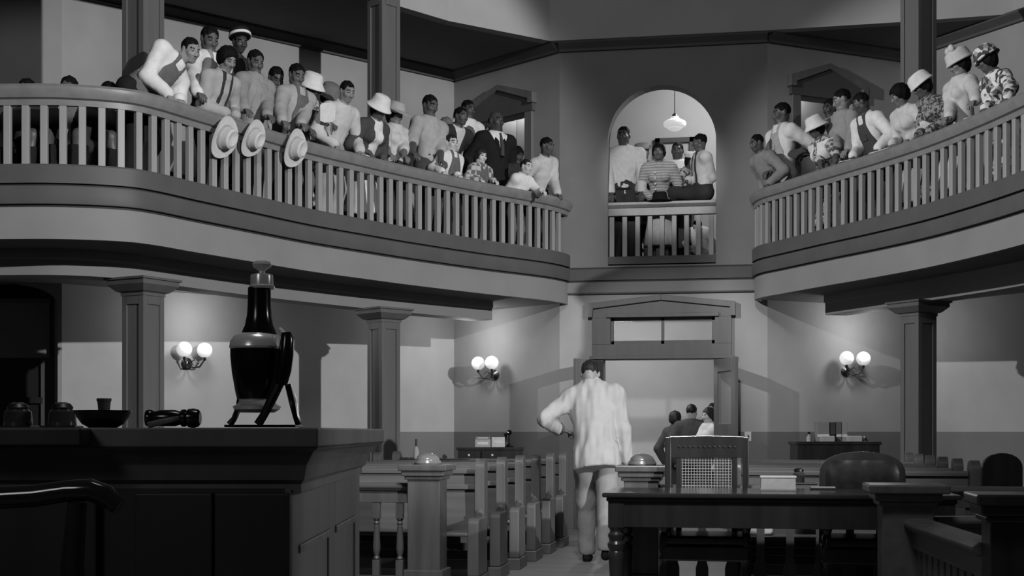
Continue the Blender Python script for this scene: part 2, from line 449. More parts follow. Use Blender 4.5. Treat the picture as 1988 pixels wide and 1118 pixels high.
wp([(0, CAMZ), (u_j, CAMZ), (u_j, z_sp), (0, z_sp)])
wp([(0, z_sp), (u_j, z_sp), (u_j, ZC + .02), (0, ZC + .02)])
for i in range(16): wp([ap[i], ap[i + 1], (ap[i + 1][0], ZC + .02), (ap[i][0], ZC + .02)])
wp([(uc + span, CAMZ), (LW, CAMZ), (LW, ZC + .02), (uc + span, ZC + .02)])
m.build('wall_band', PLASTER, fl)
m = MB(); wp([(0, 0), (u_j, 0), (u_j, CAMZ), (0, CAMZ)]); wp([(u_j, 0), (uc + span, 0), (uc + span, 0.9), (u_j, 0.9)]); wp([(uc + span, 0), (LW, 0), (LW, CAMZ), (uc + span, CAMZ)])
m.build('dado_band', DADO, fl)
win = root('window_1', (EL[0] + d.x * uc, EL[1] + d.y * uc, 0.9), kind='structure')
def wpl(pts, t, nm, mm, dep): MB().plate(pts, Vector((EL[0], EL[1], 0)) + nB * dep, (d.x, d.y, 0), (0, 0, 1), nB, t).build(nm, mm, win)
wpl([(u_j - .02, 0.9), (uc + span, 0.9), (uc + span, 3.0), (u_j - .02, 3.0)], 0.04, 'pane', GLASSM, 0.36)
wpl([(u_j + .0, 0.9), (u_j + .32, .9), (u_j + .32, 3.0), (u_j + .0, 3.0)], 0.05, 'frame', BAND, 0.30)
ush = (atline(78, 640, EL, FLW).xy - Vector(EL)).length
zs1, zs0 = atline(40, 584, EL, FLW).z, atline(40, 692, EL, FLW).z
wpl([(ush, zs0), (uc + span, zs0), (uc + span, zs1), (ush, zs1)], 0.012, 'roller_shade', mat('shade_cloth', 0.20, 0.9, 0.05, 5), 0.26)
wpl([(ush - .02, zs1), (uc + span, zs1), (uc + span, zs1 + .05), (ush - .02, zs1 + .05)], 0.05, 'shade_roller', TRIMW, 0.24)
wpl([(u_j + .3, 1.55), (uc + span, 1.55), (uc + span, 1.62), (u_j + .3, 1.62)], 0.05, 'sash_bar', DARKW, 0.29)

# gallery ceiling, crown moulding, attic faces and the hall ceiling above
AT = [(-8.6, 9.2), (-5.57, 11.94), (-4.13, 15.33), (-3.54, 16.18), (-2.42, YD - .17), (0.40, YD - .17), (2.0, 17.16), (3.3, 17.05), (4.4, 13.4), (9.0, 10.2)]
gc = AT + [(9.6, 10.2), (9.6, 14.6), (4.2, 19.4), (-6.0, 19.4), (-11.5, 14.3), (-11.5, 9.2)]
struct(MB().prism(gc, ZC, ZC + 0.08).build('ceiling_gallery', CEILM))
at = root('wall_attic', (X0, YD, ZC), kind='structure')
AT2 = offset(AT, .015)
for i in range(len(AT) - 1):
    wall_box(AT2[i], AT2[i + 1], ZC - 0.01, TOPZ, 0.15, 1).build('attic_panel', ATTIC, at)
struct(MB().bb(-12, 12, 5.0, 20, TOPZ, TOPZ + 0.1).build('ceiling', CEILM))
cr = [FLW, EL, KL, DL, DR, KR, ER, (9.5, 14.0)]
tr2 = root('trim_2', (X0, YD, ZC - 0.2), kind='structure')
cm = MB()
for i in range(len(cr) - 1):
    MB().sweep([cr[i], cr[i + 1]], [(-0.02, ZC - .005), (0.15, ZC - .005), (0.14, ZC - .03), (0.06, ZC - .09), (0.05, ZC - .12), (-0.02, ZC - .12)]).build('crown_moulding', CROWN, tr2)

# ---------------------------------------------------------------- galleries
def plan(pts): return [tuple(atz(px, py, ZR).xy) for px, py in pts]
PL = plan([(-160, 168), (0, 164), (120, 164), (235, 172), (300, 185), (380, 210), (480, 240), (600, 276), (700, 301), (800, 325), (930, 353), (1050, 376)])
PL += [(-2.24, 17.18), (-2.20, YD - 0.0)]
PR = plan([(1480, 367), (1520, 354), (1600, 328), (1700, 297), (1800, 263), (1900, 222), (1988, 181), (2080, 135)])
PR = [(0.24, YD - 0.0), (0.20, 17.2)] + PR + [(2.97, 11.2), (3.5, 10.78), (4.6, 10.58), (6.8, 10.5)]
CL = smoothpath(PL, 8); CR = smoothpath(PR, 8)
# the room side lies to the right of the left curve walked towards the door wall, and of the right curve walked away from it
def gallery(side, curve, wallpts, px_end, label):
    nm = 'gallery_floor' if True else ''
    poly = curve + wallpts
    struct(MB().prism(offset(curve, -0.04) + wallpts, ZF - 0.1, ZF).build('floor_gallery_' + side, BAND))
    struct(MB().prism(offset(curve, -0.06) + wallpts, 2.90, 2.94).build('ceiling_under_gallery_' + side, CEILM))
    t = root('trim_fascia_' + side, (curve[0][0], curve[0][1], 2.88), kind='structure')
    MB().sweep(curve, [(-0.06, 2.885), (0.0, 2.885), (0.0, 3.16), (-0.06, 3.16)], True).build('fascia_board', FASCIA, t)
    MB().sweep(curve, [(-0.06, 3.16), (-0.012, 3.16), (-0.012, 3.185), (-0.06, 3.185)], True).build('groove', GROOVE, t)
    MB().sweep(curve, [(-0.06, 3.185), (0.03, 3.185), (0.035, 3.20), (0.035, 3.325), (0.03, 3.34), (-0.06, 3.34)], True).build('lower_moulding', BAND, t)
    MB().sweep(curve, [(-0.06, 3.34), (-0.01, 3.34), (-0.01, 3.365), (-0.06, 3.365)], True).build('groove', GROOVE, t)
    MB().sweep(curve, [(-0.08, 3.365), (0.03, 3.365), (0.03, 3.515), (0.02, 3.53), (-0.08, 3.53)], True).build('upper_moulding', BAND, t)
    r = root('gallery_railing', (curve[len(curve) // 2][0], curve[len(curve) // 2][1], 3.53), label, 'railing')
    MB().sweep(curve, [(-0.13, 4.16), (-0.10, 4.10), (-0.06, 4.09), (-0.055, 4.04), (0.0, 4.04), (0.005, 4.09), (0.035, 4.10), (0.065, 4.155), (0.065, 4.19), (0.045, 4.215), (-0.11, 4.22), (-0.135, 4.20)], True).build('handrail', RAILW, r)
    return r, t
rl, tl = gallery('left', CL, [(-2.2, YD), DL, KL, EL, (-11.0, 13.9), (-11.0, CL[0][1])], None, 'long curved wooden railing of the gallery with three hats hanging over it')
rr, tr_ = gallery('right', CR, [(CR[-1][0] + 2.5, CR[-1][1]), ER, KR, DR], None, 'curved wooden railing of the gallery with papers lying on its handrail')
bal = None
def balusters(curve, rt, step=0.16):
    global bal
    pts = resample(offset(curve, -0.03), step); nr = normals(pts)
    for p, n in zip(pts[1:-1], nr[1:-1]):
        rz = atan2(n[1], n[0]) + pi / 2; L = rt.location
        if bal is None:
            bal = MB().box((0, 0, 0.26), (0.062, 0.05, 0.53)).build('baluster', BALW, None, 0.004, 1)
            bal.parent = rt; bal.location = (p[0] - L.x, p[1] - L.y, 3.525 - L.z); bal.rotation_euler = (0, 0, rz)
        else:
            copy_part(bal, rt, (p[0] - L.x, p[1] - L.y, 3.525 - L.z), rz)
balusters(CL, rl); balusters(CR, rr)
# beams under the galleries, columns
def beam(curve, name, cut0, cut1):
    o = [p for p in offset(curve, -0.86)[cut0:cut1] if min(math.hypot(p[0] - c[0], p[1] - c[1]) for c in curve) > .84]
    o = resample(o, .12)
    o = [tuple(np.mean([o[j] for j in range(max(0, i - 4), min(len(o), i + 5))], axis=0)) for i in range(len(o))]
    struct(MB().sweep(o, [(-0.15, 2.66), (0.15, 2.66), (0.15, 2.80), (0.17, 2.82), (0.17, 2.91), (-0.15, 2.91)], True).build(name, FASCIA))
    return o
BL = beam(CL, 'trim_beam_left', 0, -11); BR = beam(CR, 'trim_beam_right', 11, None)
def column(px, D, zrot, label, cap=True):
    p = atD(px, 700, D); x, y = p.x, p.y
    r = root('column', (x, y, 0), label, 'column', 'panelled columns of the gallery')
    w = 0.27
    MB().box((x, y, 0.12), (w + .1, w + .1, 0.24), zrot).build('base', COLW, r, 0.008)
    MB().box((x, y, 1.4), (w - .03, w - .03, 2.4), zrot).build('shaft', COLW, r)
    MB().box((x, y, 4.85), (w - .03, w - .03, ZC - ZF), zrot).build('shaft', COLW, r)
    cr_, sr_ = cos(zrot), sin(zrot)
    for k in range(4):                      # raised stiles round a sunk panel on every face
        a = zrot + k * pi / 2; ca, sa = cos(a), sin(a)
        for z0, z1, rt_ in ((0.24, 2.52, 0), (ZF, ZC, 1)):
            m = MB()
            for s in (-1, 1):
                cx, cy = x + ca * (w / 2 - .008) - sa * s * (w / 2 - .027), y + sa * (w / 2 - .008) + ca * s * (w / 2 - .027)
                m.box((cx, cy, (z0 + z1) / 2), (0.02, 0.055, z1 - z0), a)
            cx, cy = x + ca * (w / 2 - .008), y + sa * (w / 2 - .008)
            m.box((cx, cy, z1 - .05), (0.02, w - .1, 0.10), a); m.box((cx, cy, z0 + .06), (0.02, w - .1, 0.12), a)
            m.build('panel_frame', COLW, r)
    q = [(0.0, 2.50), (w / 2 + .01, 2.50), (w / 2 + .01, 2.53), (w / 2 + .04, 2.54), (w / 2 + .10, 2.60), (w / 2 + .10, 2.64), (w / 2 + .12, 2.645), (w / 2 + .12, 2.665), (0, 2.665)]
    m = MB(); vs = []; fs = []
    for o_, z in q:
        for sx, sy in ((-1, -1), (1, -1), (1, 1), (-1, 1)): vs.append((x + (sx * cr_ - sy * sr_) * max(o_, .001), y + (sx * sr_ + sy * cr_) * max(o_, .001), z))
    for i in range(len(q) - 1):
        for k in range(4): fs.append((i * 4 + k, i * 4 + (k + 1) % 4, (i + 1) * 4 + (k + 1) % 4, (i + 1) * 4 + k))
    m.add(vs, fs); m.build('capital', COLW, r)
    return p
column(278, 12.7, radians(-20), 'panelled wooden column behind the black carafe, nearest the window wall')
column(745, 15.75, radians(-36), 'panelled wooden column standing between the two lit wall patches, left of centre')
column(1783, 14.9, radians(-52), 'panelled wooden column at the gallery with headscarf women above')

# railing in the arch
ra = root('arch_railing', (AX, YD + 0.06, ZF), 'straight wooden railing across the foot of the round arch', 'railing')
ya = YD + 0.07
MB().sweep([(AX - AR, ya), (AX + AR, ya)], [(-0.09, 4.20), (0.08, 4.20), (0.08, 4.165), (0.05, 4.13), (0.035, 4.13), (0.035, 4.03), (-0.05, 4.03), (-0.05, 4.13), (-0.09, 4.165)]).build('handrail', RAILW, ra, 0.004)
MB().bb(AX - AR, AX + AR, ya - .05, ya + .05, ZF - 0.02, 3.50).build('bottom_board', BAND, ra, 0.004)
for k in range(9):
    px = (1188, 1213, 1238, 1262, 1285.5, 1309, 1333, 1356, 1381)[k]
    x = aty(px, 450, ya).x
    copy_part(bal, ra, (x - ra.location.x, ya - ra.location.y, 3.495 - ra.location.z), 0)

# doors of the doorway: casing with pediment, transom light, two open leaves
dr = root('door_1', (X0, YD, 0), kind='structure', label='double doorway with pedimented casing and two-pane transom')
def q(px, py): p = aty(px, py, YD); return (p.x, p.z)
def dplate(pts, t, nm, mm, off=0.0, par=None, bev=0.004):
    return MB().plate(pts, (0, YD - off, 0), (1, 0, 0), (0, 0, 1), (0, -1, 0), t).build(nm, mm, par or dr, bev)
xo0, xo1 = q(1150, 600)[0], q(1420, 600)[0]
zl_ = DZ
dplate([(xo0, 0), (DX0, 0), (DX0, DZ), (xo0, DZ)], 0.06, 'casing', TRIMW)
dplate([(DX1, 0), (xo1, 0), (xo1, DZ), (DX1, DZ)], 0.06, 'casing', TRIMW)
zs = TZ0 - .05; ze = TZ1 + .05
dplate([(xo0, DZ), (xo1, DZ), (xo1, TZ0), (xo0, TZ0)], 0.06, 'casing', TRIMW)
dplate([(xo0, TZ0), (TX0, TZ0), (TX0, TZ1), (xo0, TZ1)], 0.06, 'casing', TRIMW)
dplate([(TX1, TZ0), (xo1, TZ0), (xo1, TZ1), (TX1, TZ1)], 0.06, 'casing', TRIMW)
xc = (xo0 + xo1) / 2; zp0 = q(1150, 605)[1]; zp1 = q(1150, 590)[1]; zpk = q(1285, 573)[1]
dplate([(xo0, TZ1), (xo1, TZ1), (xo1, zp1), (xc, zpk), (xo0, zp1)], 0.06, 'pediment', TRIMW)
dplate([(xo0 - .05, zp0 - .08), (xo0 + .01, zp0 - .08), (xo0 + .02, zp1 - .07), (xc, zpk - .07), (xc, zpk), (xo0 - .05, zp1)], 0.10, 'raking_moulding', TRIMW)
dplate([(xo1 + .05, zp0 - .08), (xo1 + .05, zp1), (xc, zpk), (xc, zpk - .07), (xo1 - .02, zp1 - .07), (xo1 - .01, zp0 - .08)], 0.10, 'raking_moulding', TRIMW)
dplate([(xo0 - .03, DZ), (xo1 + .03, DZ), (xo1 + .03, DZ + .045), (xo0 - .03, DZ + .045)], 0.09, 'lintel_moulding', TRIMW)
dplate([(TX0 - .05, TZ1), (TX1 + .05, TZ1), (TX1 + .05, TZ1 + .05), (TX0 - .05, TZ1 + .05)], 0.095, 'transom_hood', TRIMW)
tf = dplate([(TX0, TZ0), (TX1, TZ0), (TX1, TZ0 + .05), (TX0, TZ0 + .05)], 0.04, 'transom_sash', TRIMW, -0.06)
xm = (TX0 + TX1) / 2
dplate([(TX0, TZ1 - .045), (TX1, TZ1 - .045), (TX1, TZ1), (TX0, TZ1)], 0.04, 'rail', TRIMW, -0.06, tf)
for a_, b_ in ((TX0, TX0 + .04), (xm - .02, xm + .02), (TX1 - .04, TX1)):
    dplate([(a_, TZ0), (b_, TZ0), (b_, TZ1), (a_, TZ1)], 0.04, 'muntin', TRIMW, -0.06, tf)
CLEARG = mat('clear_glass', 0.8, 0.05, 0.0, 3.0, spec=0.3, alpha=0.12)
for a_, b_ in ((TX0 + .04, xm - .02), (xm + .02, TX1 - .04)):
    dplate([(a_, TZ0 + .05), (b_, TZ0 + .05), (b_, TZ1 - .045), (a_, TZ1 - .045)], 0.005, 'pane', CLEARG, -0.08, tf, 0)
def leaf(hx, ang, sgn):
    """open leaf hinged at hx; ang from the closed position into the hall"""
    W = (DX1 - DX0) / 2 - .01; ux = Vector((-sgn * cos(ang), -sin(ang), 0)); n = Vector((ux.y, -ux.x, 0))
    o = Vector((hx, YD - .05, 0)); h = DZ - .02
    def lp(pts, t, nm, mm, off=0.0, par=None): return MB().plate(pts, o + n * off, ux, (0, 0, 1), n, t).build(nm, mm, par or dr, 0.003)
    g0, g1 = 1.32, h - .16
    lf = lp([(0, 0), (.13, 0), (.13, h), (0, h)], .045, 'leaf', TRIMW)
    lp([(W - .13, 0), (W, 0), (W, h), (W - .13, h)], .045, 'stile', TRIMW, 0, lf)
    lp([(.13, h - .16), (W - .13, h - .16), (W - .13, h), (.13, h)], .045, 'rail', TRIMW, 0, lf)
    lp([(.13, g0 - .2), (W - .13, g0 - .2), (W - .13, g0), (.13, g0)], .045, 'rail', TRIMW, 0, lf)
    lp([(.13, 0), (W - .13, 0), (W - .13, .25), (.13, .25)], .045, 'rail', TRIMW, 0, lf)
    lp([(.13, .25), (W - .13, .25), (W - .13, g0 - .2), (.13, g0 - .2)], .02, 'panel', CROWN, .012, lf)
    lp([(.13, g0), (W - .13, g0), (W - .13, g1), (.13, g1)], .006, 'pane', CLEARG, .02, lf)
leaf(DX1, radians(112), 1)
leaf(DX0, radians(112), -1)

# raised steps at the back of the galleries
for nm, c, wp_, o_, z_ in (('floor_step_left', CL, [DL, KL, EL], -.66, .25), ('floor_top_step_left', CL, [DL, KL, EL], -1.0, .45), ('floor_step_right', CR, [ER, KR, DR], -.66, .25)):
    cc = offset(c, o_); cc = [p for p in cc if p[1] < 16.6 and p[1] > 11.6]
    struct(MB().prism(cc + wp_, ZF + z_ - .2, ZF + z_).build(nm, BAND))
# ---------------------------------------------------------------- people: smooth bodies from blended volumes
def V(*a): return Vector(a)
class Field:
    """signed distance field on a grid; parts are blended smoothly"""
    def __init__(s, lo, hi, v):
        s.v = v; s.lo = np.array(lo, float) - 2 * v
        n = np.ceil((np.array(hi, float) + 2 * v - s.lo) / v).astype(int) + 1
        s.ax = [s.lo[i] + v * np.arange(n[i]) for i in range(3)]
        s.d = np.full(n, 0.5, np.float32)
    def sub(s, lo, hi):
        sl = []
        for i in range(3):
            a = max(0, int((lo[i] - s.lo[i]) / s.v)); b = min(len(s.ax[i]), int((hi[i] - s.lo[i]) / s.v) + 2)
            if b <= a: return None, None
            sl.append(slice(a, b))
        g = np.meshgrid(*[s.ax[i][sl[i]] for i in range(3)], indexing='ij')
        return tuple(sl), np.stack(g, -1)
    def mix(s, sl, d, k, op):
        c = s.d[sl]
        if op == 'add':
            h = np.maximum(k - np.abs(c - d), 0) / k; s.d[sl] = np.minimum(c, d) - h * h * k * 0.25
        else:
            d = -d; h = np.maximum(k - np.abs(c - d), 0) / k; s.d[sl] = np.maximum(c, d) + h * h * k * 0.25
    def cap(s, a, b, ra, rb, k=0.02, op='add', g=0.0):
        a = np.array(a, float); b = np.array(b, float); ra += g; rb += g; m = max(ra, rb) + max(k, .02) + 2 * s.v
        sl, p = s.sub(np.minimum(a, b) - m, np.maximum(a, b) + m)
        if sl is None: return
        ab = b - a; t = np.clip(((p - a) @ ab) / max(ab @ ab, 1e-9), 0, 1)
        d = np.linalg.norm(p - a - t[..., None] * ab, axis=-1) - (ra + (rb - ra) * t)
        s.mix(sl, d.astype(np.float32), k, op)
    def ell(s, c, M, r, k=0.02, op='add', g=0.0):
        """ellipsoid; M: 3x3 whose rows are the axes"""
        c = np.array(c, float); r = np.array(r, float) + g; m = r.max() + max(k, .02) + 2 * s.v
        sl, p = s.sub(c - m, c + m)
        if sl is None: return
        q = (p - c) @ M.T
        k0 = np.linalg.norm(q / r, axis=-1); k1 = np.linalg.norm(q / (r * r), axis=-1)
        d = k0 * (k0 - 1) / np.maximum(k1, 1e-6)
        s.mix(sl, d.astype(np.float32), k, op)
    def box(s, c, M, h, rnd=0.01, k=0.01, op='add'):
        c = np.array(c, float); h = np.array(h, float); m = np.linalg.norm(h) + .04
        sl, p = s.sub(c - m, c + m)
        if sl is None: return
        q = np.abs((p - c) @ M.T) - h + rnd
        d = np.linalg.norm(np.maximum(q, 0), axis=-1) + np.minimum(q.max(-1), 0) - rnd
        s.mix(sl, d.astype(np.float32), k, op)
    def pts(s):
        return np.stack(np.meshgrid(*s.ax, indexing='ij'), -1)
    def clip(s, d): s.d = np.maximum(s.d, d.astype(np.float32))
    def folds(s, amp, fx, seed=0, vz=0.35):
        p = s.pts(); r = np.random.RandomState(seed)
        n = 0
        for i in range(7):
            w = r.normal(size=3); w[2] *= vz; w *= fx * (0.6 + 0.35 * i) / np.linalg.norm(w)
            n = n + np.sin(p @ w + r.rand() * 6.28) / (1 + .3 * i)
        s.d += (amp * .55 * n).astype(np.float32)
    def mesh(s):
        d = s.d; ins = d < 0; nx, ny, nz = d.shape
        cnt = np.zeros((nx - 1, ny - 1, nz - 1), np.int8)
        for i in (0, 1):
            for j in (0, 1):
                for k in (0, 1): cnt += ins[i:nx - 1 + i, j:ny - 1 + j, k:nz - 1 + k]
        act = (cnt > 0) & (cnt < 8)
        ci = np.argwhere(act)
        if len(ci) == 0: return np.zeros((0, 3)), []
        idx = np.full(act.shape, -1, np.int64); idx[act] = np.arange(len(ci))
        acc = np.zeros((len(ci), 3)); num = np.zeros(len(ci))
        cor = [(i, j, k) for i in (0, 1) for j in (0, 1) for k in (0, 1)]
        dv = {c: d[ci[:, 0] + c[0], ci[:, 1] + c[1], ci[:, 2] + c[2]] for c in cor}
        for a in cor:
            for ax in range(3):
                if a[ax]: continue
                b = list(a); b[ax] = 1; b = tuple(b)
                da, db = dv[a], dv[b]; cr = (da < 0) != (db < 0)
                t = np.where(cr, da / np.where(cr, da - db, 1), 0)
                p = np.array(a, float)[None, :] + np.zeros((len(ci), 3)); p[:, ax] += t
                acc[cr] += p[cr]; num[cr] += 1
        vs = s.lo + s.v * (ci + acc / num[:, None])
        fs = []
        for ax in range(3):
            u, w = (ax + 1) % 3, (ax + 2) % 3
            sa = [slice(None)] * 3; sb = [slice(None)] * 3; sa[ax] = slice(0, -1); sb[ax] = slice(1, None)
            ch = ins[tuple(sa)] != ins[tuple(sb)]
            e = np.argwhere(ch)
            ok = (e[:, u] > 0) & (e[:, w] > 0) & (e[:, u] < d.shape[u] - 1) & (e[:, w] < d.shape[w] - 1); e = e[ok]
            flip = ins[tuple(sa)][e[:, 0], e[:, 1], e[:, 2]]
            q = []
            for du, dw in ((1, 1), (0, 1), (0, 0), (1, 0)):
                c = e.copy(); c[:, u] -= du; c[:, w] -= dw
                q.append(idx[c[:, 0], c[:, 1], c[:, 2]])
            q = np.stack(q, 1); q[~flip] = q[~flip][:, ::-1]
            fs.append(q)
        return vs, np.concatenate(fs)
def meshobj(name, parts, mats, parent, mi=None):
    """parts: list of (verts, quads); one mesh object, vertices given in the parent's frame"""
    vs = []; fs = []; o = 0
    for v, f in parts:
        if len(v) == 0: continue
        vs.append(v); fs.append(f + o); o += len(v)
    if not vs: return None
    vs = np.concatenate(vs); fs = np.concatenate(fs)
    me = bpy.data.meshes.new(name)
    me.vertices.add(len(vs)); me.vertices.foreach_set('co', vs.astype(np.float32).ravel())
    me.loops.add(fs.size); me.loops.foreach_set('vertex_index', fs.astype(np.int32).ravel())
    me.polygons.add(len(fs)); me.polygons.foreach_set('loop_start', np.arange(0, fs.size, 4, dtype=np.int32))
    me.polygons.foreach_set('loop_total', np.full(len(fs), 4, np.int32))
    me.polygons.foreach_set('use_smooth', np.ones(len(fs), bool))
    for m in mats: me.materials.append(m)
    if mi is not None:
        fc = vs[fs].mean(1); me.polygons.foreach_set('material_index', mi(fc).astype(np.int32))
    me.update(calc_edges=True); me.validate()
    ob = bpy.data.objects.new(name, me); COL.objects.link(ob); ob.parent = parent
    return ob
def axes(f, up):
    """rows right, forward, up from a forward and an up direction"""
    up = Vector(up).normalized(); f = Vector(f); f = (f - up * f.dot(up)).normalized(); r = f.cross(up)
    return np.array([r, f, up])
def ik(a, b, l1, l2, pole):
    a, b = Vector(a), Vector(b); d = b - a; L = d.length
    if L > (l1 + l2) * .995: b = a + d * ((l1 + l2) * .995 / L); d = b - a; L = d.length
    x = (l1 * l1 - l2 * l2 + L * L) / (2 * L); h = sqrt(max(l1 * l1 - x * x, 1e-6)); dn = d / L
    p = Vector(pole); p = (p - dn * p.dot(dn)).normalized()
    return a + dn * x + p * h, b

SKINS = {}
def skin(g):
    k = round(g, 3)
    if k not in SKINS: SKINS[k] = mat('skin_%03d' % int(k * 1000), g * 1.45 if g < .2 else g * 1.1, 0.45, 0.10, 14.0, spec=0.35)
    return SKINS[k]
EYEM = mat('eye_dark', 0.012, 0.25, 0.05, 5); HAIRM = mat('black_hair', 0.006, 0.7, 0.4, 60, bump=0.4, spec=0.08)
HAIRB = mat('brown_hair', 0.016, 0.5, 0.4, 50, bump=0.4, spec=0.2); HAIRG = mat('grey_hair', 0.12, 0.7, 0.3, 60, bump=0.4)
def cloth(n, g, **k): return mat('cloth_' + n, g, 0.85, k.pop('var', 0.08), k.pop('scale', 20), k.pop('kind', 'noise'), bump=k.pop('bump', 0.08), spec=0.15, **k)
WHITE = cloth('white', 0.62); OFFW = cloth('offwhite', 0.48); LIGHT = cloth('light_grey', 0.33); MID = cloth('mid_grey', 0.20); WORK = cloth('work_grey', 0.25)
DENIM = cloth('denim', 0.11); DENIML = cloth('pale_denim', 0.24); DRK = cloth('dark', 0.030); BLK = cloth('black', 0.012); CHAR = cloth('charcoal', 0.055)
LINEN = cloth('linen', 0.38, scale=11, bump=.10, var=.06); FLORAL = cloth('floral', 0.07, g2=0.42, kind='floral', scale=30); FLORALD = cloth('dark_floral', 0.04, g2=0.24, kind='floral', scale=48)
FLORALB = cloth('bold_floral', 0.05, g2=0.60, kind='floral', scale=24); PLAID = cloth('plaid', 0.12, g2=0.42, kind='plaid', scale=18); STRIPE = cloth('striped', 0.22, g2=0.42, kind='stripe', scale=9)
STRAW = cloth('straw', 0.48, scale=40); STRAWD = cloth('dark_straw', 0.14, scale=40); FELT = cloth('black_felt', 0.010)

def hatmesh(kind, name, matl, parent, c, M, s=1.0, band=None):
    """lathe hat in the frame (c, M rows right, forward, up)"""
    R = Matrix(M.tolist()).transposed(); c = Vector(c)
    if kind == 'fedora': prof = [(.195, .0), (.20, .006), (.17, .004), (.118, .008), (.108, .03), (.102, .075), (.094, .12), (.07, .135), (.035, .118), (0, .112)]; sq = (0.88, 1.12)
    elif kind == 'bucket': prof = [(.160, -.035), (.163, -.025), (.14, .0), (.118, .035), (.112, .07), (.10, .115), (.07, .135), (0, .14)]; sq = (1, 1.08)
    elif kind == 'straw': prof = [(.215, -.03), (.218, -.022), (.17, .0), (.12, .012), (.112, .05), (.095, .10), (.06, .115), (0, .12)]; sq = (1, 1.05)
    elif kind == 'pillbox': prof = [(.108, 0), (.118, .01), (.12, .05), (.112, .085), (.08, .105), (0, .11)]; sq = (1, 1.1)
    elif kind == 'cloche': prof = [(.135, -.02), (.138, -.01), (.124, .015), (.122, .05), (.11, .095), (.075, .125), (0, .135)]; sq = (1, 1.1)
    elif kind == 'cap': prof = [(.104, .0), (.108, .02), (.125, .05), (.115, .075), (.07, .09), (0, .092)]; sq = (1, 1.1)
    m = MB(); m.lathe(prof, (0, 0, 0), 28)
    vs = []
    for i, p in enumerate(m.v):
        x, y, z = p[0] * sq[0] * s, p[1] * sq[1] * s, p[2] * s
        rr = math.hypot(p[0], p[1])
        if kind in ('fedora', 'straw') and rr > .15: z += .03 * s * (abs(p[0]) / .2) ** 2 - .012 * s * (abs(p[1]) / .2) ** 2
        if kind == 'cap' and p[1] > .06 and p[2] < .03: y += .06 * s; z -= .012
        vs.append(c + R @ Vector((x, y, z)))
    m.v = [tuple(v) for v in vs]
    me = m.build(name, matl, None); me.parent = parent
    if band is not None:
        b = MB(); prof = {'fedora': [(.116, .012), (.1165, .02), (.110, .042), (.106, .042)], 'straw': [(.124, .012), (.125, .02), (.117, .045), (.112, .045)]}.get(kind, [(.121, .01), (.1245, .012), (.1245, .04), (.12, .04)])
        b.lathe(prof, (0, 0, 0), 28); b.v = [tuple(c + R @ Vector((p[0] * sq[0] * s, p[1] * sq[1] * s, p[2] * s))) for p in b.v]
        bo = b.build('hat_band', band, None); bo.parent = me
    return me

